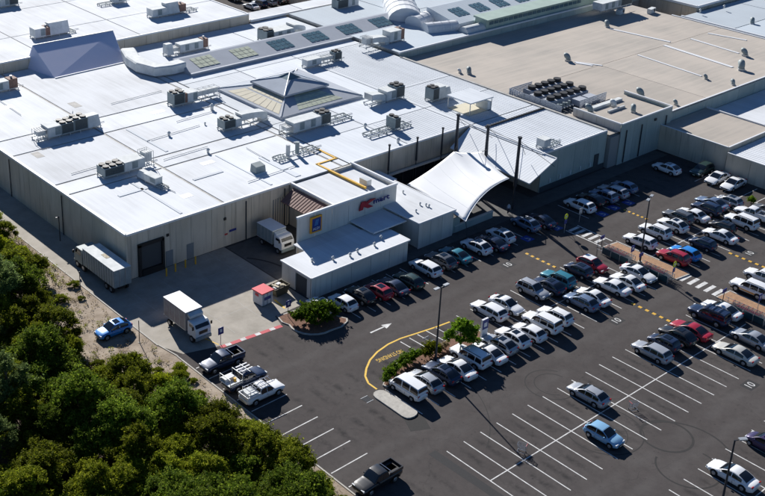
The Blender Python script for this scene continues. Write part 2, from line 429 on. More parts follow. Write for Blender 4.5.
# painted island around the hedge
cur = [(1.8,17.7),(1.85,19.1),(2.5,20.3),(3.6,21.3),(5.1,22.3),(6.9,23.0),(9,23.4),(11,23.4),(13.5,23.0),(16.2,22.6),(18.3,22.4)]
yl = MB()
for a, b in zip(cur, cur[1:]): yl.add([(p[0],p[1],PZ) for p in strip_pts(a,b,.22)], [(0,1,2,3)])
yl.build('island_line', 'paint_yellow', CP)
for x in (10.5, 11.9, 13.2, 14.6, 16.0): line((x,22.9-(x-10.5)*.04),(x+.1,20.1), .13, name='hatch_line')
line((13.6,19.6),(16.3,20.2), .12, name='hatch_line')
me = textmesh('NO STANDING', .95, 'paint_yellow', 0.0)
tw = max(v.co.x for v in me.vertices)
p0 = at(377,361); p1 = at(402.5,350.5)
ta = math.atan2(p1[1]-p0[1], p1[0]-p0[0]); ts = math.hypot(p1[0]-p0[0], p1[1]-p0[1])/tw
o = link('painted_lettering', me, CP, (p1[0]-.3*math.sin(ta),p1[1]+.3*math.cos(ta),.007), ta+PI)
o.scale = (ts, 1.0, 1)
def lane_arrow(x, y, rz):
    ar = MB().add([(-1.75,-.11,0),(.5,-.11,0),(.5,.11,0),(-1.75,.11,0)], [(0,1,2,3)]).add([(.45,-.48,0),(1.75,0,0),(.45,.48,0)], [(0,1,2)])
    o = ar.build('lane_arrow', 'paint_white', CP, loc=(x,y,PZ)); o.rotation_euler[2] = rz
lane_arrow(10.8, 26.45, 0.0)
lane_arrow(-2, -9, PI)
tm = textmesh('10', 1.3, 'paint_white', 0.0)
for (x, y) in ((35.0,27.6),(34.6,10.2),(34.9,-7.1),(64,9.5)):
    f = flat('speed_patch', 'patch_black', CP, [(x-.95,y-.7),(x+.95,y-.7),(x+.95,y+.7),(x-.95,y+.7)], .005)
    q = link('speed_numerals', tm, f, (x-.72,y-.45,.0095))
# zebra crossings
for k in range(5):
    y = 6.3 + 1.18*k; flat('zebra_bar', 'paint_white', CP, [(49.6,y-.27),(51.9,y-.27),(51.9,y+.27),(49.6,y+.27)], PZ)
for k in range(5):
    y = 24.4 + 1.1*k; flat('zebra_bar', 'paint_white', CP, [(49.7,y-.25),(51.7,y-.25),(51.7,y+.25),(49.7,y+.25)], PZ)
line((51.9,23.2),(52.0,29.2), .18, name='crossing_line'); line((49.4,23.2),(49.4,29.2), .18, name='crossing_line')
# accessible bays: blue panels with a white wheelchair mark
def access(x, y):
    p = flat('access_panel', 'paint_blue', CP, [(x-.75,y-.75),(x+.75,y-.75),(x+.75,y+.75),(x-.75,y+.75)], PZ)
    mk = MB(); n = 10
    for i in range(n):
        a0 = -2.4+4.2*i/n; a1 = -2.4+4.2*(i+1)/n
        c = lambda a, r: (x-.05+r*math.cos(a), y-.15+r*math.sin(a), .01)
        mk.add([c(a0,.24), c(a0,.36), c(a1,.36), c(a1,.24)], [(0,1,2,3)])
    for a, b in (((x-.15,y+.42),(x-.1,y)),((x-.1,y+.0),(x+.22,y)),((x+.22,y),(x+.36,y-.36))):
        mk.add([(q[0],q[1],.0105) for q in strip_pts(a,b,.1)], [(0,1,2,3)])
    mk.build('wheelchair_mark', 'paint_white', p)
for (x, y) in ((43.0,30.9),(49.0,30.6),(58.0,29.3),(61.2,29.6),(64.4,29.3)): access(x, y)
# red and white tactile band at the apron mouth
tb = flat('apron_band', 'paint_red', CP, strip_pts((-6.6,34.75),(1.8,34.05),.55), .011)
for t in (.12, .36, .6, .84):
    x = -6.6+8.4*t; y = 34.75-.7*t
    flat('band_block', 'paint_white', tb, strip_pts((x-.35,y+.03),(x+.35,y-.03),.5), .016)
flat('apron_line', 'paint_yellow', CP, strip_pts((-7.4,39.2),(-6.5,35.3),.14), .012)
flat('apron_line', 'paint_yellow', CP, strip_pts((4.9,39.3),(4.6,36.9),.25), .012)
# tyre marks, and one dark arc on the dock paving
def ring(cx, cy, r, a0, a1, wd=.16, z=.0045, ry=None):
    mb = MB(); n = 40; ry = ry or r
    for i in range(n):
        p = a0+(a1-a0)*i/n; q = a0+(a1-a0)*(i+1)/n
        mb.add([(cx+(r-wd/2)*math.cos(p), cy+(ry-wd/2)*math.sin(p), z), (cx+(r+wd/2)*math.cos(p), cy+(ry+wd/2)*math.sin(p), z),
                (cx+(r+wd/2)*math.cos(q), cy+(ry+wd/2)*math.sin(q), z), (cx+(r-wd/2)*math.cos(q), cy+(ry-wd/2)*math.sin(q), z)], [(0,1,2,3)])
    mb.build('tyre_and_dark_arc', 'tyre_rubber', CP)
ring(19.6,-6.6,2.6,0,2*PI,.24); ring(16.9,-10.8,3.1,1.9,2*PI+.1,.18, .0052); ring(18.4,-9.0,5.0,-.9,1.5,.2,.0048)
ring(15.3,-2.0,4.0,-3.6,.6,.12,.005); ring(17.5,6.6,2.8,.4,5.2,.12,.0053); ring(14.5,-1.8,3.0,-2.6,.9,.10,.0047); ring(17.7,6.5,2.0,.1,4.2,.1,.0055); ring(-3,16,14,5.2,6.1,.1,.0049)
ring(2.5,44.2,8.5,.15,.75,.28,.0105); ring(19.6,-6.3,2.35,.4,2.4,.09,.0056)  # first arc: a plain dark curved stripe near the dock
# patched trenches in the seal
for i, (a, b, wd) in enumerate((((-1.3,6.5),(-.9,-14),1.0),((.4,9.7),(1.6,12.2),2.2))):
    flat('seal_patch', 'patch_black' if i == 0 else 'tyre_rubber', CP, strip_pts(a,b,wd), .0025+.0003*i)
def grate(x, y):
    g = MB()
    for k in range(7): g.box(x-.45, x+.45, y-.42+k*.13, y-.36+k*.13, .004, .02)
    fr = MB().box(x-.5,x+.5,y-.5,y-.45,.004,.022).box(x-.5,x+.5,y+.45,y+.5,.004,.022)
    o = fr.build('drain_frame', 'steel_galv', CP); g.build('drain_bar', 'steel_dark', o)
grate(-.3, 17.0); grate(13.5, 21.3)
# yellow and black speed humps
def hump(x, y0, y1):
    h = thing('speed_hump', None, 'speed hump', (x,y0,0)); n = 11; st = (y1-y0)/n
    for k in range(n):
        p = MB().extr_x([(.01,0),(st-.01,0),(st-.01,.012),(.01,.012)], -.22, .22)
        p = MB().add([(-.22,.01,0),(.22,.01,0),(.22,st-.01,0),(-.22,st-.01,0),(-.1,.01,.05),(.1,.01,.05),(.1,st-.01,.05),(-.1,st-.01,.05)],
                     [(0,3,2,1),(4,5,6,7),(0,1,5,4),(1,2,6,5),(2,3,7,6),(3,0,4,7)])
        q = p.build('hump_segment', 'yellow_plate' if k % 2 == 0 else 'black_trim', h); q.location = (0, k*st, .012)
    return h
for (x, y0, y1, lb) in ((39.45,23.2,28.2,'yellow and black speed hump in aisle beside the accessible bays'),(39.6,6.0,11.5,'yellow and black speed hump in aisle below the white sedans'),
                  (61.8,24.2,28.2,'yellow and black speed hump partly in building shade beyond the walkway'),(61.8,6.0,11.3,'yellow and black speed hump near the orange striped four wheel drive')):
    hump(x, y0, y1)['label'] = lb

# kerbed islands
def island(name, pts, mt, h=.13, kw=.16):
    n = len(pts); cx = sum(p[0] for p in pts)/n; cy = sum(p[1] for p in pts)/n
    root = MB().prism(pts, -.02, h).build(name, 'kerb', None); structure(root)
    def ins(p):
        d = Vector((cx-p[0], cy-p[1])); L = d.length; d /= L; return (p[0]+d.x*kw*1.3, p[1]+d.y*kw*1.3)
    flat('island_fill', mt, root, [ins(p) for p in pts], h+.004)
    return root
def arc(cx, cy, rx, ry, a0, a1, n): return [(cx+rx*math.cos(a0+(a1-a0)*i/n), cy+ry*math.sin(a0+(a1-a0)*i/n)) for i in range(n+1)]
island('shrub_island', [(8.6,29.9),(9.0,30.4),(7.6,33.2),(5.4,35.7),(2.6,36.0),(2.2,34.6)]+arc(5.2,32.4,3.0,2.9,PI*.86,PI*1.55,7)+[(7.3,29.4)], 'mulch')
island('hedge_island', [(2.7,17.75),(4.6,19.2),(7.6,20.1),(11.5,19.6),(14,19.7),(17.4,19.8),(19.6,18.8),(19.8,17.3),(2.9,17.25)], 'mulch')
island('kerb_island', arc(1.35,16.6,.85,.8,0,PI,6)+[(.45,12.5)]+arc(1.4,12.2,.9,.55,PI,2*PI,6), 'kerb', .15)
wk = island('walkway', [(49.3,11.4),(52.0,11.1),(52.0,22.6),(49.3,22.9)], 'paver_tan', .12)
wk2 = island('walkway', [(49.3,-11.4),(52.0,-11.6),(52.0,5.6),(49.3,5.8)], 'paver_tan', .12)
island('corner_island', [(80.5,13.5),(84.8,13.5),(84.8,16.8),(82,16.6)], 'mulch', .12)
mat('path_dark', (.085, .083, .082), .85, var=.25, scale=.8)
structure(flat('footpath', 'path_dark', None, [(8.4,36.4),(85.5,36.4),(85.5,39.3),(54,39.3),(54,54),(8.4,54)], .0065))
# ------------------------------------------------------------------ buildings
ZA = 6.3
def panels(parent, axis, fixed, a0, a1, z0, z1, step, mt='wall_panel', th=.14, out=-1, name='wall_panel'):
    n = max(1, round((a1-a0)/step)); st = (a1-a0)/n; j = .025
    f0, f1 = (fixed, fixed-out*th) if out < 0 else (fixed-th, fixed)
    f0, f1 = min(f0, f1), max(f0, f1)
    me = (MB().box(j, st-j, f0, f1, z0, z1) if axis == 'x' else MB().box(f0, f1, j, st-j, z0, z1)).mesh(name, mt)
    for k in range(n):
        o = link(name, me, parent, (a0+k*st, 0, 0) if axis == 'x' else (0, a0+k*st, 0))
def roof_grid(parent, xs, ys, z, mt, gap=.24, th=.07, skip=()):
    box('gutter', 'gutter', parent, xs[0]+.05, xs[-1]-.05, ys[0]+.05, ys[-1]-.05, z-.35, z-.05)
    for i in range(len(xs)-1):
        for j in range(len(ys)-1):
            if (i, j) in skip: continue
            x0 = xs[i]+(0.1 if i == 0 else gap/2); x1 = xs[i+1]-(0.1 if i == len(xs)-2 else gap/2)
            y0 = ys[j]+(0.1 if j == 0 else gap/2); y1 = ys[j+1]-(0.1 if j == len(ys)-2 else gap/2)
            box('roof_section', mt, parent, x0, x1, y0, y1, z-.04, z-.04+th)
def cap(parent, pts, wd=.34, z=ZA, h=.16, mt='flashing', closed=False):
    ps = pts+[pts[0]] if closed else pts
    for a, b in zip(ps, ps[1:]):
        MB().prism(strip_pts(a, b, wd), z-.12, z+h).build('roof_edge', mt, parent)
def ribs(parent, x0, x1, y0, y1, z, step, along='y', wd=.08, h=.035, mt='roof_ribbed'):
    mb = MB()
    if along == 'y':
        x = x0+step/2
        while x < x1: mb.box(x-wd/2, x+wd/2, y0, y1, z, z+h); x += step
    else:
        y = y0+step/2
        while y < y1: mb.box(x0, x1, y-wd/2, y+wd/2, z, z+h); y += step
    o = mb.build('roof_ribs', mt, parent); tag(o, kind='stuff'); return o

# --- big store with the loading dock (left)
A = thing('store_building', 'large white roofed store block with loading dock and concrete panel walls', 'building', (-6.9,54.4,0))
Ar = Matrix.Translation((6.9,-54.4,0))
def into(root, fn):           # build children in world coordinates, then hang them under the root
    before = set(bpy.data.objects)
    fn()
    for o in set(bpy.data.objects)-before:
        if o.parent is None and 'category' not in o and 'kind' not in o:
            o.parent = root
            o.location = o.location - root.location
        elif o.parent is None and o.get('kind') == 'stuff':
            o.parent = root; o.location = o.location - root.location
def b_store():
    box('wall', 'wall_core', None, -6.75, 30.6, 54.6, 120.0, -.1, ZA-.4)
    panels(None, 'x', 54.4, -6.9, 19.4, -.1, ZA, 3.3)
    panels(None, 'y', -6.9, 54.55, 120.2, -.1, ZA, 5.4)
    # entrance block that reaches forward
    box('wall', 'wall_core', None, 19.75, 30.6, 45.1, 54.35, -.1, ZA-.9)
    panels(None, 'y', 19.6, 45.0, 54.35, -.1, ZA+.05, 4.6)
    panels(None, 'x', 44.8, 13.0, 30.9, -.1, ZA+.25, 2.99, mt='wall_light', th=.2)
    panels(None, 'y', 30.9, 45.05, 54.3, 0, ZA+.25, 3.1, mt='wall_light', th=.2, out=1)
    box('inner_parapet', 'wall_light', None, 27.2, 30.6, 53.7, 53.95, ZA-.5, ZA+.2)
    roof_grid(None, [19.7, 30.65], [45.1, 54.3], ZA-.25, 'roof_white')
    roof_grid(None, [-6.85, 8.5, 29.3, 30.75], [54.45, 69.3, 73.1, 85.7, 91.9, 120.2], ZA, 'roof_white', gap=.42)
    cap(None, [(-6.8,120),(-6.8,54.5),(19.5,54.5)], z=ZA)
    cap(None, [(19.7,54.2),(19.7,45.2)], z=ZA+.02)
    cap(None, [(12.9,44.88),(31.0,44.88)], z=ZA+.28, wd=.3); cap(None, [(30.8,45.1),(30.8,54.2)], z=ZA+.28, wd=.3)
    # raised sheet laps and patches on the roof
    for (x0,x1,y0,y1) in ((-1.5,5.5,64.6,65.2),(9.5,14.5,63,63.5),(12,12.5,74,85),(2,2.4,55.5,68),(17,17.4,55.5,68.5),(21.5,22.5,55.5,64)):
        box('roof_lap', 'roof_ribbed', None, x0, x1, y0, y1, ZA+.032, ZA+.1)
    # dock door, doors, vents, downpipe
    box('dock_door', 'wall_dark', None, -4.85, -1.75, 54.30, 54.44, .9, 4.2)
    for x0, x1, z0, z1 in ((-5.25,-4.85,0,4.5),(-1.75,-1.4,0,4.5),(-5.25,-1.4,4.2,4.6)): box('dock_frame', 'black_trim', None, x0, x1, 54.05, 54.42, z0, z1)
    box('dock_buffer', 'black_trim', None, -4.8, -1.8, 54.0, 54.38, .0, .88)
    for x in (-1.05, 2.2): box('door', 'door_grey', None, x, x+1.1, 54.33, 54.43, .05, 2.25)
    for x, z in ((8.2,4.0),(-.9,4.4)): box('wall_vent', 'black_trim', None, x, x+.35, 54.25, 54.43, z, z+.35)
    for x in (11.9, 18.6): MB().cyl((x,54.28,0),(x,54.28,5.8),.08).build('downpipe', 'steel_dark', None)
    for y in (70.5, 86, 101): MB().cyl((-7.05,y,0),(-7.05,y,5.9),.07).build('downpipe', 'steel_dark', None)
    for k in range(7): box('wall_rib', 'wall_core', None, 16.6+k*.4, 16.72+k*.4, 54.28, 54.42, .2, 4.6)
    MB().cbox((0,0,0),(1.2,.02,.35)).build('painted_tag', 'graffiti_blue', None, loc=(9.7,54.38,2.1))
    MB().cbox((0,0,0),(.5,.02,.25)).build('painted_tag', 'sign_red', None, loc=(8.6,54.38,1.8))
    # brown awning over the dock recess, sloping down to the west
    aw = MB().add([(19.55,45.4,5.95),(19.55,53.6,5.95),(17.0,53.2,4.75),(17.0,45.8,4.75),(19.55,45.4,5.83),(19.55,53.6,5.83),(17.0,53.2,4.63),(17.0,45.8,4.63)],
        [(0,1,2,3),(7,6,5,4),(0,4,5,1),(1,5,6,2),(2,6,7,3),(3,7,4,0)]).build('awning', 'awning_brown', None)
    for k in range(14):
        y = 46.1+k*.54
        q = MB().bar((19.4,y,5.92),(17.05,y,4.81),.05).build('awning_seam', 'awning_brown', None)
    # yellow walkway plates on the roof
    for a, b in (((30.6,61.5),(30.5,57.1)),((30.65,57.1),(26.7,57.1)),((26.85,57.1),(26.95,46.9))):
        z = ZA+.05
        MB().prism(strip_pts(a,b,.32), ZA-.1, ZA+.14).build('roof_walkway', 'yellow_plate', None)
    for (x0,y0,x1,y1) in ((4.5,89.2,9.5,97),(10,71.5,18,71.8),(12,79,22,79.6),(-3,75,3,75.2),(20,83,27,83.3),(15,58,24,58.4),(2,100,2.4,112),(16,96,26,96.4),(22,62,22.3,68)):
        MB().cyl((x0,y0,ZA+.17),(x1,y1,ZA+.17),.05,n=6).build('roof_pipe','pipe',None)
    for (x0,y0,w_,d_) in ((5,59,1.6,1.2),(-4,83,1.2,2.2),(13.5,66.5,2.2,1.1),(24.5,77.5,1.5,1.5),(19,88,2.4,1.2),(0,104,3,1.5),(10.5,98,1.4,2.6)):
        box('roof_patch', 'gutter' if w_ < 1.5 else 'flashing', None, x0, x0+w_, y0, y0+d_, ZA+.031, ZA+.045)
    box('roof_hatch', 'steel_galv', None, 27.6, 28.5, 47.4, 48.9, ZA-.2, ZA+.7)
into(A, b_store)
# parent the pieces of 'into' kept flat; awning seams belong to the awning
aw = [o for o in A.children if o.name.startswith('awning') and 'seam' not in o.name][0]
for o in [c for c in A.children if c.name.startswith('awning_seam')]:
    o.parent = aw; o.location = (0,0,0)

# wall signs
def aldi():
    s = thing('store_sign', 'square blue and orange framed store sign on grey wall beside the brown awning', 'sign', (15.95,44.58,5.0))
    MB().box(-.95,.95,-.12,.1,-1.15,1.15).build('frame', 'sign_orange', s)
    MB().box(-.72,.72,-.17,-.118,-.92,.92).build('panel', 'sign_blue', s)
    for k in range(4):
        MB().add([(-.38+k*.16,-.185,-.12),(-.30+k*.16,-.185,-.12),(-.06+k*.13,-.185,.72),(-.13+k*.13,-.185,.72)], [(0,1,2,3)]).build('emblem_stroke', 'sign_cyan', s)
    o = link('lettering', textmesh('ALDI', .52, 'sign_white', .015), s, (-.62,-.19,-.72)); o.rotation_euler = (PI/2,0,0)
aldi()
s = thing('store_sign', 'red and blue raised letter store sign along the light grey facade', 'sign', (23.6,44.6,4.65)); s.scale = (.9,1,.84)
k_ = MB().add([(0,0,0),(.62,0,0),(1.02,0,1.75),(.40,0,1.75)], [(0,1,2,3)])
def raised(pts, mt, nm, par, z=.14):
    n = len(pts)
    return MB().add([(p[0],0,p[1]) for p in pts]+[(p[0],-z,p[1]) for p in pts], [tuple(range(n)),tuple(range(2*n-1,n-1,-1))]+[(i,(i+1)%n,n+(i+1)%n,n+i) for i in range(n)]).build(nm, mt, par)
raised([(0,0),(.75,0),(.9,.5),(1.75,0),(2.95,0),(1.75,.75),(3.4,1.3),(2.3,1.42),(1.15,1.0),(1.3,1.42),(.45,1.42)], 'sign_red', 'letter', s)
o = link('lettering', textmesh('mart', 1.45, 'sign_blue', .08), s, (2.85,-.1,.42)); o.rotation_euler = (PI/2,0,0); o.scale = (1.22,.9,1)

# --- white annex in front of the facade
AN = thing('annex_building', 'low white flat roofed annex in front of the store facade', 'building', (8.4,36.5,0))
def b_annex():
    z = 3.1
    box('wall', 'wall_light', None, 8.65, 25.0, 36.75, 42.2, 0, z-.2)
    box('wall', 'wall_light', None, 13.2, 27.0, 42.25, 44.7, 0, z-.25)
    panels(None, 'x', 36.52, 8.45, 25.15, 0, z-.14, 3.3, mt='wall_light')
    panels(None, 'y', 8.45, 39.6, 42.3, 0, z-.14, 2.7, mt='wall_light'); panels(None, 'y', 8.45, 36.72, 37.4, 0, z-.14, .7, mt='wall_light'); box('lintel', 'wall_light', None, 8.46, 8.6, 37.42, 39.58, 2.52, z-.14); panels(None, 'y', 25.15, 36.72, 42.3, 0, z-.14, 2.8, mt='wall_light', out=1)
    box('opening', 'wall_dark', None, 8.55, 8.64, 37.42, 39.58, 0, 2.5)
    box('roof_section', 'roof_white', None, 8.3, 25.3, 36.4, 42.4, z-.13, z+.02)
    box('roof_section', 'roof_white', None, 12.3, 22.2, 42.42, 44.75, z-.16, z)
    box('roof_section', 'roof_white', None, 22.25, 28.4, 40.2, 44.75, z+.25, z+.42)
    cap(None, [(8.3,42.4),(8.3,36.4),(25.3,36.4),(25.3,40.1)], wd=.16, z=z-.02, h=.06)
    cap(None, [(22.25,40.2),(28.4,40.2)], wd=.16, z=z+.4, h=.06)
into(AN, b_annex)
def small_vent(x, y, z, label, sc=1.0, grp=None):
    v = thing('roof_vent', label, 'vent', (x,y,z), 0, grp)
    MB().cyl((0,0,-.05),(0,0,.35*sc),.12*sc,n=10).build('pipe', 'steel_galv', v); MB().cyl((0,0,.33*sc),(0,0,.5*sc),.2*sc,.06*sc,n=10).build('cowl', 'unit_white', v)
for (px, py) in ((312,262),(357.5,252.3),(374.5,246),(333,260),(350,256.5),(381,239)):
    x, y, z = at(px, py, 3.1); small_vent(x, y, 3.1, 'small white pipe vent on the annex roof', 1.15, 'annex roof vents')

# --- canopy roof by the entrance
D = thing('canopy_building', 'flat white canopy block between the annex and the tensile sail', 'building', (28,38,0))
def b_can():
    z = 3.95
    box('wall', 'wall_light', None, 28.8, 34.6, 38.2, 54.2, 0, z-.3)
    panels(None, 'x', 37.95, 28.6, 35.4, 0, z-.22, 2.25, mt='wall_light')
    box('roof_section', 'roof_white', None, 28.45, 35.7, 37.8, 50.2, z-.2, z)
    box('roof_section', 'roof_white', None, 28.45, 36.4, 50.22, 54.3, z-.22, z-.02)
    cap(None, [(28.5,37.9),(35.7,37.9),(35.7,50.1)], wd=.16, z=z-.02, h=.07)
    box('side_screen', 'wall_teal', None, 35.5, 37.2, 38.3, 38.45, 0, 2.3)
    box('shopfront', 'glass', None, 35.0, 35.1, 39.5, 48, .1, 3)
    for y in (40, 42, 44, 46): box('mullion', 'steel_dark', None, 35.12, 35.2, y-.05, y+.05, .1, 3)
into(D, b_can)
for (px, py) in ((420,205),(416,212),(429,207),(403,193),(426,206)):
    x, y, z = at(px, py, 3.95); small_vent(x, y, 3.95, 'small pipe vent on the entrance canopy roof', .9, 'canopy roof vents')

# --- mall block behind the entrance
M = thing('mall_building', 'white ribbed roof mall block behind the tensile sail with skylights', 'building', (30.9,54.4,0))
EX0 = 56.2
def b_mall():
    box('wall', 'wall_core', None, 31.0, 72.3, 54.6, 120.0, -.1, ZA-.4)
    box('wall', 'wall_core', None, 56.5, 72.3, 39.9, 54.58, -.1, ZA-.4)
    panels(None, 'x', 54.4, 31.0, 56.2, -.1, ZA-.05, 4.2)
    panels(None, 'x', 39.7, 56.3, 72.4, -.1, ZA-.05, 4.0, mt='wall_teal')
    panels(None, 'y', EX0+.1, 39.9, 54.3, -.1, ZA-1.6, 3.6, mt='wall_panel')
    roof_grid(None, [30.85, 43.0, 56.2, 72.3], [54.5, 64.2, 73.2, 97.0, 107.5, 120.2], ZA-.0, 'roof_ribbed', gap=.2)
    roof_grid(None, [56.2, 72.3], [39.75, 54.42], ZA-.01, 'roof_ribbed')
    for (x0,x1,y0,y1) in ((57,72,40.2,54),(57,72,55,64),(57,72,65,73),(44,56,55,63.8),(57,72,74,96.5)):
        ribs(None, x0, x1, y0, y1, ZA+.03, .62)
    cap(None, [(31,54.5),(56.2,54.5)], z=ZA, wd=.26); cap(None, [(56.4,39.8),(72.3,39.8)], z=ZA, wd=.26)
    cap(None, [(72.25,39.9),(72.25,86)], z=ZA, wd=.5, h=.2, mt='gutter')
    box('cable_tray', 'black_trim', None, 57.6, 58.0+14, 52.0, 52.3, ZA+.1, ZA+.3)
    # sloping roof skirt over the entrance, falling to the west
    lo = 4.55
    y0, y1 = 37.4, 54.3
    sk = MB().add([(EX0+.5,y0,ZA+.02),(EX0+.5,y1,ZA+.02),(50.4,y1-1.5,lo),(49.6,y0-.9,lo),(EX0+.5,y0,ZA-.16),(EX0+.5,y1,ZA-.16),(50.4,y1-1.5,lo-.18),(49.6,y0-.9,lo-.18)],
        [(0,1,2,3),(7,6,5,4),(0,4,5,1),(1,5,6,2),(2,6,7,3),(3,7,4,0)]).build('roof_skirt', 'roof_skirt', None)
    MB().bar((EX0+.45,y0,ZA+.1),(EX0+.45,y1,ZA+.1),.18).build('ridge_cap', 'flashing', None)
    MB().bar((49.65,y0-.9,lo+.02),(EX0+.45,y0,ZA+.06),.16).build('gable_trim', 'flashing', None)
    # entrance: dark glazing under the sail
    box('entrance_glazing', 'glass', None, 37, 55.5, 54.2, 54.33, .1, 2.55)
    for k in range(9): box('mullion', 'steel_dark', None, 37+k*2.3, 37.1+k*2.3, 54.1, 54.19, .1, 2.55)
    box('bulkhead', 'wall_light', None, 37, 55.6, 53.6, 54.0, 2.6, 2.85)
    for x in (58.5,61,63.5,66,68.5): box('wall_lamp', 'unit_white', None, x, x+.18, 39.5, 39.68, 1.2, 1.9)
    box('wall_plinth', 'wall_dark', None, 56.4, 72.3, 39.62, 39.69, 0, .9)
    box('door', 'wall_dark', None, 69.6, 70.7, 39.58, 39.68, 0.91, 2.9)
into(M, b_mall)
# pyramid skylight
PY = thing('pyramid_skylight', 'two tier pyramid skylight with glass tip on the white mall roof', 'skylight', (42.6,82.6,ZA))
def b_pyr():
    x0,x1,y0,y1 = 33.9,51.4,74.2,91.2; cx,cy = (x0+x1)/2,(y0+y1)/2
    i = 5.6; zt = 1.75
    c = [(x0,y0),(x1,y0),(x1,y1),(x0,y1)]; d = [(x0+i,y0+i),(x1-i,y0+i),(x1-i,y1-i),(x0+i,y1-i)]
    box('curb', 'grey_metal', None, x0-.15,x1+.15,y0-.15,y1+.15,ZA,ZA+.45)
    names = ['skylight_green','grey_metal','grey_metal','skylight_sheet']
    for k in range(4):
        a,b = c[k],c[(k+1)%4]; p,q = d[k],d[(k+1)%4]; z0=ZA+.46; z1=ZA+zt
        MB().quad((a[0],a[1],z0),(b[0],b[1],z0),(q[0],q[1],z1),(p[0],p[1],z1)).build('skirt_face','grey_metal',None)
        if names[k] != 'grey_metal':
            nx, ny = (9, 4) if k == 0 else (8, 2)
            L = lambda s,t: tuple(Vector((a[0],a[1],z0)).lerp(Vector((b[0],b[1],z0)),s).lerp(Vector((p[0],p[1],z1)).lerp(Vector((q[0],q[1],z1)),s),t)+Vector((0,0,.04)))
            s0,s1,t0,t1 = (.22,.80,.08,.86) if k == 0 else (.12,.97,.04,.97)
            for u in range(nx):
                for v in range(ny):
                    g=.06
                    MB().quad(*[L(s0+(s1-s0)*(u+e)/nx, t0+(t1-t0)*(v+f)/ny) for e,f in ((g/2,g),(1-g/2,g),(1-g/2,1-g),(g/2,1-g))]).build('pane', names[k], None)
    e = [(x0+i-1.1,y0+i-1.1),(x1-i+1.1,y0+i-1.1),(x1-i+1.1,y1-i+1.1),(x0+i-1.1,y1-i+1.1)]
    e = [(cx+(q[0]-cx)*1.14, cy+(q[1]-cy)*1.14) for q in e]
    zb = ZA+zt+.0
    MB().prism(e, zb, zb+.3).build('eave', 'grey_metal', None)
    MB().prism([(cx+(q[0]-cx)*.8,cy+(q[1]-cy)*.8) for q in e], ZA+zt-.2, zb-.01).build('clerestory', 'glass_roof', None)
    tip = [(cx+(q[0]-cx)*.3,cy+(q[1]-cy)*.3) for q in e]; zu = zb+.3; zk = zu+1.05
    for k in range(4):
        a,b=e[k],e[(k+1)%4]; p,q=tip[k],tip[(k+1)%4]
        MB().quad((a[0],a[1],zu+.01),(b[0],b[1],zu+.01),(q[0],q[1],zk),(p[0],p[1],zk)).build('upper_face','slate_metal',None)
        MB().add([(p[0],p[1],zk),(q[0],q[1],zk),(cx,cy,zk+.75)],[(0,1,2)]).build('tip_pane','glass_roof',None)
        MB().bar((a[0],a[1],zu+.03),(cx,cy,zk+.78),.16).build('hip_cap','flashing',None)
    for k in range(4): MB().bar((c[k][0],c[k][1],ZA+.5),(d[k][0],d[k][1],ZA+zt+.05),.2).build('hip_cap','flashing',None)
into(PY, b_pyr)

# long mall skylight strip
SK = thing('ridge_skylight', 'long low ridge skylight strip running across the white mall roof', 'skylight', (36,100,ZA))
def b_strip():
    x0,x1,y0,y1 = 34.5,88.0,99.8,105.6; zf=ZA+.55; zb=ZA+1.75
    MB().extr_x([(y0,ZA),(y0,zf),(y1-.6,zb),(y1,zb),(y1,ZA)],x0,x1).build('monitor','grey_metal',None)
    MB().extr_x([(y0-.25,zf-.05),(y0-.25,zf+.05),(y0,zf+.09),(y0,zf)],x0-.2,x1+.2).build('eave_trim','flashing',None)
    for s in range(6):
        xs = 37.0+s*8.7
        for u in range(4):
            for v in range(3):
                L = lambda sx,t: (xs+sx*4.6, y0+.25+(y1-1.0-y0)*t, zf+.10+(zb-zf)*(.045+.93*t*.96))
                a0=u/4+.012; a1=(u+1)/4-.012; b0=.16+v*.24+.012; b1=.16+(v+1)*.24-.012
                MB().quad(L(a0,b0),L(a1,b0),L(a1,b1),L(a0,b1)).build('pane','skylight_green' if s<2 else 'glass_roof',None)
into(SK, b_strip)

# shaded lean-to screen on the left roof
LN = thing('plant_screen', 'big sloping grey blue lean-to screen across the roof step', 'roof structure', (14.5,114,ZA))
def b_lean():
    b0, b1 = at(55,78.5,ZA), at(125,62.5,ZA); t0, t1 = at(32.5,45.5,10.2), at(113,30.5,10.2)
    MB().add([b0,b1,t1,t0,(t0[0]-1.5,t0[1]+.3,ZA),(t1[0]+1.5,t1[1]+.3,ZA)],
        [(0,1,2,3),(0,3,4),(1,5,2),(3,2,5,4),(0,4,5,1)]).build('screen','blue_screen',None)
    MB().bar((b0[0],b0[1]-.1,ZA+.12),(b1[0],b1[1]-.1,ZA+.12),.18).build('base_trim','flashing',None)
    MB().bar((t0[0],t0[1],t0[2]+.06),(t1[0],t1[1],t1[2]+.06),.14).build('top_trim','steel_galv',None)
into(LN, b_lean)

# --- upper tier at the back left
UP = thing('rear_building', 'higher white roofed building behind the step in the store roof', 'building', (-30,120.4,0))
def b_up():
    z=8.2
    box('wall','wall_core',None,-40,62.8,120.7,190,0,z-.3)
    panels(None,'x',120.45,-40,63.0,ZA-.2,z,5.0)
    panels(None,'y',63.0,120.6,190,ZA-.2,z,6,out=1)
    roof_grid(None,[-40,17,37.5,63],[120.5,133.5,150,190],z,'roof_white')
    cap(None,[(-40,120.55),(62.9,120.55),(62.9,190)],z=z,wd=.3)
into(UP,b_up)

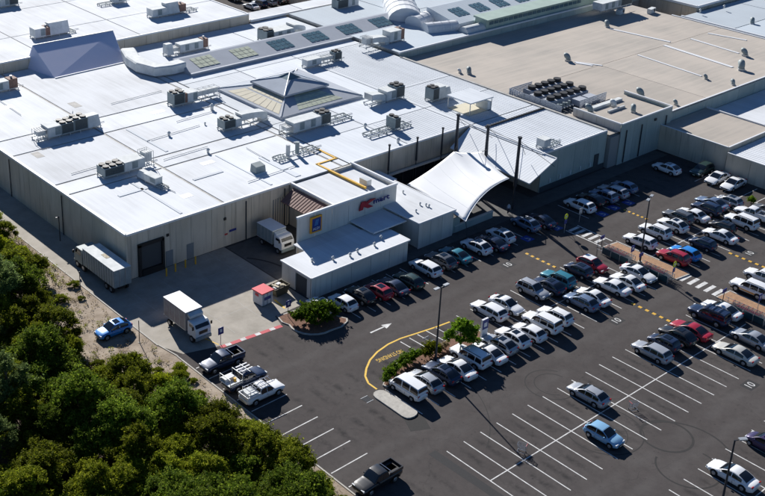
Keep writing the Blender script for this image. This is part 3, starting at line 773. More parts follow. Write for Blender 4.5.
# --- grey roofed store on the right
G_ = thing('grey_roof_building', 'large tan grey flat roofed store with raised plant deck', 'building', (72.5,39.2,0))
ZG = 5.65
def b_grey():
    box('wall','wall_core',None,72.7,142.9,39.5,86.4,0,ZG-.3)
    panels(None,'x',39.25,89.5,143,-.1,ZG+.15,5.2,mt='wall_teal')
    box('roof_section','roof_grey',None,72.55,100.9,39.4,61.95,ZG-.1,ZG)
    box('roof_section','roof_grey',None,101.0,143,39.4,61.95,ZG-.1,ZG)
    box('roof_section','roof_grey',None,72.55,143,62.05,86.5,ZG-.1,ZG)
    box('gutter','gutter',None,72.6,143,61.4,62.6,ZG-.35,ZG-.12)
    cap(None,[(89.3,39.4),(143,39.4)],z=ZG+.05,wd=.3,h=.2); cap(None,[(143.1,39.4),(143.1,74)],z=ZG,wd=.4,h=.15)
    for a,b,wd in (((122.9,75.5),(125.0,62.6),.55),((122.0,62.0),(120.4,46.2),.75),((112.2,61.4),(110.8,46.8),.4),((130.5,61.4),(129.5,50.2),.5),((101,61.5),(98.5,66),.4),((98.2,65.5),(99.5,62.6),.5),((137,61.5),(139,54),.5)):
        MB().prism(strip_pts(a,b,wd),ZG-.02,ZG+.1).build('roof_walkway','flashing',None)
    # raised plant deck on the corner
    z=7.0
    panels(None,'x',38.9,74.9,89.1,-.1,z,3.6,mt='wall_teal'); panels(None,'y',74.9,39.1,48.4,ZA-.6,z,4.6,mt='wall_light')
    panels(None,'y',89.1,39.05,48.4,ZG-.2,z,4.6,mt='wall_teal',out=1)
    box('wall','wall_core',None,72.6,89.0,39.1,48.3,0,ZG-.4)
    box('deck_floor','roof_grey',None,75.1,88.9,39.1,48.4,z-.75,z-.6)
    cap(None,[(75.0,48.4),(75.0,39.0),(89.0,39.0),(89.0,48.4)],z=z,wd=.26,h=.1)
    box('plant_duct','unit_white',None,78,86,46.6,47.4,z-.6,z-.2)
    box('deck_pipe','pipe',None,79.0,83.5,44.3,44.6,z-.6,z-.25)
    for x in (76.3,80.5,87.4): MB().cyl((x,38.75,.2),(x,38.75,5.8),.09).build('downpipe','steel_dark',None)
    box('wall_box','steel_dark',None,84,84.5,38.7,38.89,5.6,6.0)
into(G_,b_grey)

# --- low wing on the right
H_ = thing('wing_building', 'low grey roofed wing beside the car park corner with white end roof', 'building', (86,26,0))
def b_wing():
    z=4.35
    box('wall','wall_core',None,86.5,100.2,26.8,39.0,0,z-.2)
    panels(None,'y',86.2,26.6,39.0,-.1,z,4.2,mt='wall_panel'); panels(None,'x',26.5,86.3,100.4,z-1.3,z,4.7,mt='wall_panel')
    box('roof_section','roof_grey',None,86.4,100.3,26.7,39.1,z-.3,z-.18)
    cap(None,[(86.35,39),(86.35,26.65),(100.3,26.65),(100.3,39)],z=z-.05,wd=.25,h=.12)
    z2=3.7
    box('wall','wall_core',None,85.9,118,6,26.3,0,z2-.2)
    panels(None,'y',85.6,6,26.3,-.1,z2,4.1,mt='wall_panel')
    box('roof_section','roof_white',None,85.8,118,6,26.35,z2-.2,z2-.05)
    ribs(None,86.3,117,6.2,26,z2-.05,.7)
    cap(None,[(85.75,26.3),(85.75,6)],z=z2-.05,wd=.22,h=.12)
    box('wall','wall_panel',None,100.7,125,30,39.0,0,3.2); box('roof_section','roof_white',None,100.6,125,29.8,39.1,3.2,3.35)
into(H_,b_wing)

# --- mall spine behind the grey roof
SP = thing('spine_building', 'long mall spine with green clerestory and sloping skylight roof', 'building', (72.5,86.6,0))
def b_spine():
    z=6.95
    box('wall','wall_core',None,72.7,150,86.9,119.5,0,z-.3)
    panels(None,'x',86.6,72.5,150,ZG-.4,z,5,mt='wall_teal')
    roof_grid(None,[72.5,92,150],[86.7,106.2,119.5],z,'roof_far')
    cap(None,[(72.5,86.7),(150,86.7)],z=z,wd=.3)
    # clerestory house
    x0,x1=97.5,137; zc=9.1
    box('clerestory_wall','green_fascia',None,x0,x1,87.3,90.3,z,zc)
    for k in range(20):
        x=x0+.9+k*1.5
        box('window','glass_roof',None,x,x+1.2,87.2,87.29,z+.9,z+1.55)
    MB().extr_x([(86.7,zc-.12),(86.7,zc+.05),(90.5,zc+.25),(90.5,zc-.1)],x0-.4,x1+.4).build('clerestory_roof','green_fascia',None)
    # sloping skylight roof behind
    xs0,xs1=92.5,146
    MB().extr_x([(90.6,z),(90.6,zc-.9),(98.6,zc+.7),(99.2,zc+.7),(99.2,z)],xs0,xs1).build('sloping_roof','roof_far',None)
    for k in range(8):
        x=xs0+3+k*6.3
        L=lambda sx,t:(x+sx*3.6,90.6+8*t,zc-.87+1.6*t+.06)
        for u in range(3):
            for v in range(2):
                MB().quad(L(u/3+.02,.3+v*.22+.01),L((u+1)/3-.02,.3+v*.22+.01),L((u+1)/3-.02,.3+(v+1)*.22-.01),L(u/3+.02,.3+(v+1)*.22-.01)).build('pane','glass_roof',None)
    MB().cyl((92.2,88.6,z-.1),(97.6,88.6,z-.1),1.3,n=16).build('vault','unit_white',None)
into(SP,b_spine)

# --- white vaulted roofs beside the spine
def vault(px, py, z, L, W, Hh, rz, label):
    x, y, _ = at(px, py, z); t = thing('vaulted_roof', label, 'roof structure', (x,y,z), rz)
    n = 10; prof = [(-W/2*math.cos(PI*i/n), .4+Hh*math.sin(PI*i/n)) for i in range(n+1)]
    MB().extr_x([(-W/2,0)]+prof+[(W/2,0)], -L/2, L/2).build('vault','roof_white',t)
    for k in range(5): 
        xx = -L/2+L*k/4; mb = MB()
        for a, b in zip(prof, prof[1:]): mb.bar((xx,a[0],a[1]+.05),(xx,b[0],b[1]+.05),.12)
        mb.build('vault_rib','flashing',t)
vault(402,14,6.95,13,7,2.6,.9,'white vaulted roof turned at an angle beyond the ridge skylight')
vault(424,22,6.95,8,4,1.6,.2,'small white vaulted roof next to the angled vault')
vault(440,30,6.95,7,3,1.3,-.3,'low white curved duct roof at the spine end')
# --- far roofs
def far_block(label, x0,x1,y0,y1,z,mt,xs=None,ys=None):
    t=thing('far_building',label,'building',(x0,y0,0))
    def f():
        box('wall','wall_panel',None,x0+.2,x1-.2,y0+.2,y1-.2,0,z-.2)
        roof_grid(None,xs or [x0,x1],ys or [y0,y1],z,mt)
        cap(None,[(x0+.1,y1),(x0+.1,y0+.1),(x1,y0+.1)],z=z,wd=.35,h=.35)
    into(t,f); return t
far_block('pale blue roofed block beyond the right edge of the tan roof',143.5,230,36,72,5.7,'roof_far',[143.5,165,230],[36,52,60,72])
far_block('white roofed block behind the end of the mall spine',150.2,230,72.3,125,6.6,'roof_far',[150.2,172,230],[72.3,86,125])
far_block('white flat roof block with low parapet beside the rear car park',63.3,93.9,120.4,126,6.6,'roof_white',[63.3,78,93.9],[120.4,126])
far_block('grey white roof block behind the ridge skylight',94.2,122,119.8,150,6.4,'roof_far',[94.2,108,122],[119.8,134,150])
far_block('distant pale roof block behind the spine ducts',122.2,230,125.5,190,6.4,'roof_far',[122.2,150,230],[125.5,150,190])
# ------------------------------------------------------------------ tensile sail, masts
SL = thing('tensile_canopy', 'white tensile fabric sail stretched over the mall entrance', 'canopy', (42,42,0))
def b_sail():
    c00 = Vector(at(465.8,221.5,3.3)); c01 = Vector(at(407.4,184.5,3.95)); c11 = Vector(at(482,151.5,6.0)); c10 = Vector(at(509,178.5,5.6))
    nb = Vector(at(453.8,151.5,5.9))
    n = 22
    def bez(a, b, c, t): return a*(1-t)**2 + b*2*t*(1-t) + c*t*t
    eb = Vector(at(483.5,195,4.7)); 
    mB = c00.lerp(c10,.5)*-.0 + 2*eb - .5*(c00+c10)
    eD = Vector(at(428,196,3.95)); mD = 2*eD-.5*(c00+c01)
    eC = Vector(at(433,168,4.7)); mC = 2*eC-.5*(c01+nb)
    def e_bottom(t): return bez(c00, mB, c10, t)                 # open scalloped edge
    def e_left(t): return bez(c00, mD, c01, t)                   # along the flat canopy
    def e_top(t):                                                # along the mall wall, then the masts
        if t < .68: return bez(c01, mC, nb, t/.68)
        return nb.lerp(c11, (t-.68)/.32) - Vector((0,0,.25*math.sin(PI*(t-.68)/.32)))
    def e_right(t): return bez(c10, c10.lerp(c11,.5)+Vector((-.7,0,-.35)), c11, t)
    V = []; F = []
    for i in range(n+1):
        for j in range(n+1):
            u, v = i/n, j/n
            p = e_bottom(u)*(1-v)+e_top(u)*v+e_left(v)*(1-u)+e_right(v)*u-(c00*(1-u)*(1-v)+c10*u*(1-v)+c01*(1-u)*v+c11*u*v)
            p.z -= .35*math.sin(PI*u)*math.sin(PI*v)
            V.append(tuple(p))
    for i in range(n):
        for j in range(n):
            a = i*(n+1)+j; F.append((a,a+1,a+n+2,a+n+1))
    o = MB().add(V,F).build('membrane','membrane',None,smooth=True)
    md = o.modifiers.new('thick','SOLIDIFY'); md.thickness = .03
    for fn, k in ((e_bottom,'edge_cable'),(e_right,'edge_cable'),(e_left,'edge_cable')):
        cb = MB()
        for i in range(14):
            cb.cyl(fn(i/14), fn((i+1)/14), .05, n=5, caps=False)
        cb.build('edge_cable','flashing',None)
    for i in range(1,5):                                        # seams
        sm = MB(); u = i/5
        idx = round(u*n)
        pts = [V[idx*(n+1)+j] for j in range(n+1)]
        for a, b in zip(pts, pts[1:]): sm.cyl((a[0],a[1],a[2]+.03),(b[0],b[1],b[2]+.03),.025,n=4,caps=False)
        sm.build('seam','membrane',None)
    for a, b in ((c11,Vector(at(487,150,6.6))),(c10,Vector(at(513,181,5.0))),(nb,Vector(at(457,146,6.6))),(c00,c00+Vector((.1,-.6,-3.25)))):
        MB().cyl(a,b,.05,n=6).build('guy','steel_dark',None)
into(SL,b_sail)
def mast(px, py, z, ptop, label, r=.28, legs=True):
    x, y, _ = at(px, py, z); zt = zat(x, y, ptop)
    t = thing('mast', label, 'mast', (x,y,0), 0, 'steel masts around the entrance')
    MB().cyl((0,0,z-.9),(0,0,zt),r*.9,r*.75,n=12).build('post','steel_dark',t)
    MB().cyl((0,0,0),(0,0,z-.88),r*.42,n=10).build('lower_column','steel_dark',t)
    MB().cyl((0,0,zt-.05),(0,0,zt+.18),r*1.15,n=12).build('cap','steel_dark',t)
    if legs:
        MB().cyl((.55,.1,z-.6),(.1,0,zt*.86),.1,n=8).build('strut','steel_dark',t)
        for dy in (-3.0, 3.0):
            MB().cyl((.1,0,zt-.5),(5.2,dy*.9,ZA+.1),.035,n=5).build('tie_rod','steel_dark',t)
    return t
mast(455.5,151,4.6,115,'tall dark steel mast where the sail meets the mall wall')
mast(485.5,158,4.6,126,'tall dark steel mast at the middle of the roof skirt')
mast(515.5,180.5,4.6,138,'tall dark steel mast at the outer end of the roof skirt')
for px, py, pt in ((388.5,165,145.5),(416.5,155,138),(441.5,149,128.5)):
    mast(px,py,4.4,pt,'short dark steel post standing against the mall wall',.17,False)

# ------------------------------------------------------------------ rooftop plant
def hvac(px, py, z, segs, label, rz=0.0, w=2.0, name='air_conditioning_unit', wx=None):
    x, y = (wx if wx else at(px, py, z)[:2])
    t = thing(name, label, 'rooftop unit', (x,y,z+.03), rz, 'rooftop air conditioning plant')
    L = sum(s[1] for s in segs); cx = -L/2
    fr = MB()
    for yy in (-w*.42, w*.42): fr.box(-L/2-.2, L/2+.2, yy-.06, yy+.06, .28, .42)
    k = 0; xx = -L/2
    while xx < L/2+.01:
        fr.box(xx-.05, xx+.05, -w*.42, w*.42, .2, .28)
        for yy in (-w*.42, w*.42): fr.box(xx-.07, xx+.07, yy-.07, yy+.07, 0, .28)
        xx += L/max(2,round(L/1.8))
    fr.build('skid', 'steel_galv', t)
    for sg in segs:
        kind, ln = sg[0], sg[1]; h = sg[2] if len(sg) > 2 else 1.5; x0, x1 = cx, cx+ln; hw = w/2
        if kind == 'box':
            b = MB().box(x0+.03, x1-.03, -hw, hw, .43, .43+h).build('casing', 'unit_white', t)
            MB().box(x0, x1, -hw-.06, hw+.06, .43+h, .43+h+.07).build('lid', 'unit_white', b)
            n = max(1, round(ln/1.1))
            for q in range(n):
                xa = x0+ln*q/n
                MB().box(xa+.1, xa+ln/n-.1, -hw-.03, -hw+.01, .6, .3+h).build('access_panel', 'unit_grey' if q % 2 else 'unit_white', b)
        elif kind == 'cond':
            b = MB().box(x0+.03, x1-.03, -hw, hw, .43, .43+h).build('condenser', 'unit_grey', t)
            for yy in (-hw-.03, hw+.03): MB().box(x0+.15, x1-.15, min(yy,yy*.97), max(yy,yy*.97), .55, .33+h).build('coil', 'unit_coil', b)
            MB().box(x1-.04, x1+.02, -hw*.9, hw*.9, .55, .33+h).build('coil', 'unit_coil', b)
            n = max(1, round(ln/1.0))
            for q in range(n):
                for yy in (-hw*.48, hw*.48):
                    xc = x0+ln*(q+.5)/n
                    f = MB().cyl((xc,yy,.43+h),(xc,yy,.43+h+.22),hw*.42,n=12).build('fan', 'fan_black', b)
        elif kind == 'rust':
            b = MB().box(x0+.03, x1-.03, -hw*.9, hw*.9, .43, .43+h).build('heater', 'unit_rust', t)
            MB().cyl(((x0+x1)/2,0,.43+h),((x0+x1)/2,0,.43+h+.4),.2,n=8).build('flue', 'steel_galv', b)
        elif kind == 'duct':                     # bent supply duct diving into the roof
            n = 8; prof = []
            up = [(x0+ln*i/n, .5+h*(1-.35*(i/n)**2)) for i in range(n+1)]; lo_ = [(p[0], p[1]-.95) for p in up]
            lo_[-1] = (x1, -.02); up[-1] = (x1, up[-1][1]-.2)
            lo_[-2] = (x1-.9, -.02)
            pr = up+lo_[::-1]; m_ = len(pr); hy = hw*.8
            MB().add([(p[0],-hy,p[1]) for p in pr]+[(p[0],hy,p[1]) for p in pr],
                [tuple(range(m_-1,-1,-1)),tuple(range(m_,2*m_))]+[(i,(i+1)%m_,m_+(i+1)%m_,m_+i) for i in range(m_)]).build('duct','unit_white',t)
            MB().box(x0-.03,x0+.08,-hy-.06,hy+.06,.5+h-1.0,.55+h).build('flange','steel_galv',t)
        elif kind == 'cage':
            b = MB()
            for q in range(5):
                xa = x0+ln*q/4
                for yy in (-hw*.8, hw*.8): b.bar((xa,yy,.4),(xa,yy,.4+h*.9),.07)
                b.bar((xa,-hw*.8,.4+h*.9),(xa,hw*.8,.4+h*.9),.07)
            for yy in (-hw*.8, hw*.8): b.bar((x0,yy,.4+h*.9),(x1,yy,.4+h*.9),.08)
            b.build('frame','pipe',t)
            MB().box(x0+.2,x1-.1,-hw*.55,hw*.55,.8,.4+h*.8).build('duct','unit_white',t)
        elif kind == 'hood':
            MB().extr_x([(-hw,.43),(hw,.43),(hw*.9,.43+h),(-hw*.4,.43+h*1.05)],x0,x1).build('intake_hood','unit_white',t)
        elif kind == 'rails':
            b = MB()
            for yy in (-hw*.9, 0, hw*.9): b.bar((x0,yy,.4),(x1,yy,.4),.12)
            for q in range(3): b.bar((x0+ln*q/2,-hw,.35),(x0+ln*q/2,hw,.35),.09)
            for yy in (-hw*.9, hw*.9):
                for q in range(4): b.bar((x0+ln*q/3,yy,0),(x0+ln*q/3,yy,.42),.08)
            b.build('pipe_rack','unit_grey',t)
        elif kind == 'flues':
            for yy in (-.5, .6): MB().cyl(((x0+x1)/2+yy*1.6,0,.3),((x0+x1)/2+yy*1.6,0,2.0),.32,n=12).build('flue','pipe' if yy<0 else 'unit_grey',t)
        cx = x1
    # conduit running off to the roof
    MB().cyl((L/2,w*.3,.1),(L/2+1.6,w*.3,.1),.05,n=6).build('conduit','pipe',t)
    return t
hvac(67,133,ZA,[('cage',1.6,1.4),('box',2.2,1.5),('cond',2.2,1.6),('cond',2.4,1.8),('hood',2.2,1.5)],'long air conditioning train of five sections on the left store roof',w=2.3)
hvac(126,171,ZA,[('cond',3.2,1.2),('box',3.4,1.3),('cage',1.5,2.2)],'rooftop unit with four fans nearest the roof corner',w=2.2)
hvac(153,184,ZA,[('hood',1.5,.8),('box',2.6,.9),('rails',1.4)],'narrow unit set crosswise near the roof corner',rz=-PI/2+.1,w=1.2)
hvac(194,101,ZA,[('cond',2.2,1.9),('rust',.5,1.6),('box',2.0,1.5),('cage',4.5,1.5)],'rooftop unit with rust coloured heater and open duct cage',w=2.0)
hvac(243,125,ZA,[('cond',2.2,1.4),('box',1.2,1.2),('duct',5.2,1.6)],'unit with bent white duct beside the pyramid skylight corner',w=1.9)
hvac(316,126,ZA,[('cage',1.2,1.2),('box',5.6,1.5),('cond',2.0,1.7),('rails',4.5)],'long white unit in front of the pyramid skylight with pipe rack tail',w=2.2)
hvac(384,101,ZA,[('duct',3.2,1.5),('box',2.2,1.5),('cond',2.0,1.9)],'white unit between pyramid skylight and ribbed roof',rz=0,w=2.2)
hvac(387,131,ZA,[('rails',5.0),('cond',1.3,1.7),('rails',2.4)],'small condenser on a long pipe rack above the mall wall',w=2.0)
hvac(296,155,ZA,[('rails',1.5),('flues',3.0),('rails',3.0)],'pipe rack with two upright flues beside the yellow walkway',w=1.8)
hvac(322,64,ZA,[('box',3.4,1.1),('cage',3.2,1.1),('cond',1.8,1.4)],'long thin unit in front of the ridge skylight',w=1.5)
hvac(382,44,ZA+.65,[('cage',1.5,2.0),('duct',4.5,1.4),('box',3.0,1.9),('rust',1.0,2.0)],'unit with arched duct and rust red end beyond the ridge skylight',w=2.2)
hvac(282,38,ZA,[('cond',1.8,2.0),('box',5.2,1.6),('duct',3.0,2.0)],'broad unit with curved duct behind the ridge skylight',w=3.0)
hvac(186,52,ZA,[('hood',1.3,1.8),('cage',1.4,1.2),('box',5.2,1.4),('rust',1.2,1.6)],'white portal shaped duct unit below the roof step',w=1.8)
hvac(172,14,8.2,[('box',3.5,1.4),('hood',3.0,2.0),('rust',1.6,1.5),('rails',2.5)],'unit with domed hood on the higher rear roof toward the right',w=2.2)
hvac(53,35,8.2,[('box',2.2,1.5),('rust',1.0,1.5),('hood',4.0,2.0),('rails',1.2)],'unit with pale hood above the sloping blue screen',w=2.2)
hvac(3,7,8.2,[('box',4,1.4),('cond',2,1.6)],'unit at the far left of the higher rear roof',w=2.0)
hvac(112,4,8.2,[('rails',3),('box',3,1.2)],'unit with pipe rack at the back of the higher rear roof',w=1.8)
hvac(3,91,ZA,[('box',3.2,1.4),('rust',1.6,1.6)],'white unit with rust coloured end below the roof step',w=1.8)
hvac(438,99,ZA,[('cond',1.5,2.0),('box',1.5,2.0),('hood',1.6,1.4)],'tall condenser block next to the posted roof shelter',w=1.9)
hvac(548,146,ZA,[('box',1.6,1.1),('rails',2.4)],'small white unit on rails near the skirt corner',w=1.5)
hvac(612,8,ZA+.65,[('box',7,1.5),('cond',4,1.6)],'long unit on the far spine roof end',w=2.4)
hvac(345,8,6.6,[('cond',3,1.8),('box',3,1.6)],'dark unit on the low roof beside the rear car park',w=2.0)
# duct bend at the screen
dt = thing('roof_duct', 'large curved white duct running from the sloping screen', 'duct', at(157,76,ZA))
pth = [at(128,58,ZA), at(133,66,ZA), at(142,72,ZA), at(157,76,ZA), at(170,74,ZA), at(182,71,ZA)]
rings = []
for i, p in enumerate(pth):
    a = Vector(pth[max(0,i-1)]); b = Vector(pth[min(len(pth)-1,i+1)]); d = (b-a); d.z = 0; d.normalize(); nn = Vector((-d.y,d.x,0)); p = Vector(p)
    rings.append([tuple(p+nn*s*1.3+Vector((0,0,z))) for s, z in ((-1,.35),(1,.35),(1,1.75),(.8,1.95),(-.8,1.95),(-1,1.75))])
def b_duct():
    MB().loft(rings).build('duct','unit_white',None)
    for i in (0,2,4):
        p = pth[i]; MB().cyl((p[0],p[1],ZA),(p[0],p[1],ZA+.5),.15).build('foot','steel_galv',None)
into(dt, b_duct)
def posted_shelter():
    x, y, _ = at(470,109,ZA); t = thing('roof_shelter','flat white shelter roof on thin posts above the ribbed mall roof','shelter',(x,y,ZA))
    MB().box(-3.0,2.6,-2.6,2.6,2.2,2.38).build('shelter_roof','roof_ribbed',t)
    for a in (-2.8,2.4):
        for b in (-2.4,2.4): MB().cyl((a,b,0),(a,b,2.2),.07,n=8).build('post','steel_galv',t)
    MB().box(1.6,2.5,-2.3,.2,0.02,1.6).build('cabinet','unit_white',t)
    MB().box(-2.8,2.4,-2.3,2.3,.02,.14).build('plinth','skylight_sheet',t)
posted_shelter()
# cooling tower bank with three rows of drums inside louvred screens
def cooling():
    x0,x1,y0,y1 = 73.0,85.2,49.3,60.5
    t = thing('cooling_bank','bank of black fan drums inside grey louvred screens on the tan roof','cooling tower',(x0,y0,ZG))
    L = x1-x0; W = y1-y0
    for k in range(10):
        me = MB()
        for q in range(6): me.box(0,.08,k*W/10+.05,(k+1)*W/10-.05,.15+q*.27,.34+q*.27)
        me.build('louvre_panel','grey_metal',t)
    for k in range(5):
        a = MB()
        for q in range(6): a.box(k*L/10+.05,(k+1)*L/10-.05,W-.08,W,.15+q*.27,.34+q*.27)
        a.build('louvre_panel','grey_metal',t)
    for k in range(10):
        a = MB()
        for q in range(6): a.box(k*L/10+.05,(k+1)*L/10-.05,0,.08,.15+q*.27,.34+q*.27)
        if k > 3: a.build('louvre_panel','grey_metal',t)
    MB().box(.3,L,.3,W-.3,.02,.1).build('platform','steel_dark',t)
    for r in range(4):
        yy = 1.6+r*2.7
        if r == 0:
            for k in range(6):
                MB().cyl((.9+k*.75,yy+.4,.1),(.9+k*.75,yy+.4,1.0+.2*(k%2)),.22,n=8).build('pump','unit_grey',t)
                MB().cyl((.9+k*.75,yy-.5,.6),(.9+k*.75,yy+1.0,.6),.1,n=6).build('pipe','pipe',t)
            for k in range(2):
                xa=6+k*2.6; b=MB().box(xa,xa+2.2,yy-.8,yy+.9,.1,1.1).build('tank','grey_metal',t)
            continue
        b = MB().box(1.6 if r<3 else 3.2,L-.6,yy-1.0,yy+1.0,.1,1.15).build('fan_bank','grey_metal',t)
        for k in range(6):
            xa = 2.4+k*1.72
            if r==3 and k==0: continue
            MB().cyl((xa,yy-.1,1.15),(xa,yy-.1,1.75),.72,.66,n=14).build('fan_drum','fan_black',b)
cooling()
def cowl(px, py, z, label, s=1.0, rz=0, dark=True):
    x, y, _ = at(px, py, z); t = thing('roof_cowl', label, 'roof cowl', (x,y,z), rz, 'roof cowls on the tan roof')
    MB().box(-.5*s,.5*s,-.5*s,.5*s,-.02,.35*s).build('base','steel_galv',t)
    n = 7; rg = []
    for i in range(n):
        a = PI*.62*i/(n-1); c = Vector((0,.55*s-.55*s*math.cos(a)-.0,.35*s+.75*s*math.sin(a))); d = Vector((0,math.sin(a),math.cos(a))); u = Vector((1,0,0)); v = d.cross(u)
        rg.append([tuple(c+(u*math.cos(q)+v*math.sin(q))*.5*s*(1+.12*i/n)) for q in [2*PI*j/10 for j in range(10)]])
    MB().loft(rg).build('hood','unit_grey' if dark else 'unit_white',t,smooth=True)
    return t
cl = [((607,27),'grey cowl at the far end of the long white walkway',1.2),((568,61),'grey cowl alone on the middle of the tan roof',1.3),((745,56),'grey cowl at the end of the right hand walkway',1.3),
 ((741,70),'big curved grey cowl at the end of the widest walkway',1.6),((706,79),'small grey cowl at the end of the thin walkway',.8),((733,85),'low grey cowl near the front parapet',.9),((641,97),'curved grey cowl just behind the plant deck',1.4),
 ((676,105),'small grey cowl close to the parapet corner',.8),((752,24),'grey cowl on the pale blue far roof',1.2),((460,73),'small pale cowl against the ribbed roof edge',.7),((469,74),'grey cowl near the ribbed roof edge',1.1),
 ((590,113),'grey blue domed fan on the plant deck',1.3),((614,107),'pale yellowish cowl on the plant deck',1.1),((633,112),'greenish cowl at the plant deck corner',1.1)]
for i, (p, lb, s_) in enumerate(cl): cowl(p[0], p[1], (6.4 if i > 10 else ZG), lb, s_*.72, rz=[-.6,.3,0,-.9,.5][i % 5], dark=(i not in (9,12)))
for (px, py, lb) in ((620,14,'white box unit by the rear parapet of the tan roof'),(651,13,'second white box unit by the rear parapet corner')):
    x, y, _ = at(px, py, ZG); t = thing('split_unit', lb, 'rooftop unit', (x,y,ZG), .2)
    MB().box(-1.2,1.2,-.5,.5,.15,1.1).build('casing','unit_white',t); MB().cyl((.5,-.52,.65),(.5,-.56,.65),.35,n=12).build('fan','fan_black',t); MB().box(-1.1,1.1,-.45,.45,0,.15).build('base','steel_galv',t)
for (px, py, lb, s_) in ((169,136,'small grey vent amid the left white roof',1.6),(208,153,'upright pipe vent by the dark roof gutter',1.6),(212,110,'round blue grey roof ventilator beside the duct cage unit',2.2),(205,125,'tiny roof vent behind the dark gutter',1.0),
   (398,143,'round ventilator at the mall wall edge',1.8),(365,128,'round ventilator between the pipe racks',1.7),(700,12,'dark box vent on the far blue roof',1.5),(724,8,'second dark box vent on the far blue roof',1.5)):
    x, y, z = at(px, py, ZA); small_vent(x, y, ZA, lb, s_)
x, y, _ = at(258,172,ZA); t = thing('roof_box','plain grey box vent casting a shadow on the white roof','vent',(x,y,ZA))
MB().add([(-.9,-.7,0),(.9,-.7,0),(.9,.7,0),(-.9,.7,0),(-.8,-.6,1.1),(.8,-.6,1.1),(.8,.6,1.3),(-.8,.6,1.3)],[(0,3,2,1),(4,5,6,7),(0,1,5,4),(1,2,6,5),(2,3,7,6),(3,0,4,7)]).build('casing','unit_grey',t)
MB().box(-1.0,1.0,-.8,.8,-.02,.12).build('flashing_base','flashing',t)
# ------------------------------------------------------------------ vehicles (front faces local +Y)
SPEC = {
 #         L    W    H    sill belt  hoodF hoodC tail  base yb,yf   roof yb,yf   wheel r, axles
 'sedan': (4.75,1.82,1.46,.24,.93,.70,.90,.98,(-1.72,1.12),(-.86,.20),.32,(-1.36,1.40)),
 'hatch': (4.15,1.76,1.50,.24,.95,.74,.93,.98,(-1.92,1.02),(-1.28,.15),.31,(-1.24,1.28)),
 'wagon': (4.78,1.82,1.50,.24,.94,.72,.91,.97,(-2.20,1.12),(-1.72,.22),.32,(-1.38,1.40)),
 'suv':   (4.60,1.86,1.69,.30,1.05,.86,1.03,1.06,(-2.12,1.02),(-1.66,.22),.36,(-1.32,1.34)),
 'fwd':   (4.90,1.93,1.86,.38,1.12,.98,1.10,1.12,(-2.32,1.05),(-2.08,.42),.40,(-1.42,1.42)),
 'van':   (4.45,1.72,1.94,.28,1.06,.80,.98,1.06,(-2.15,1.72),(-2.03,1.05),.32,(-1.30,1.42)),
 'ute':   (5.25,1.86,1.78,.40,1.08,.90,1.06,1.08,(-.82,1.18),(-.60,.42),.38,(-1.50,1.62)),
}
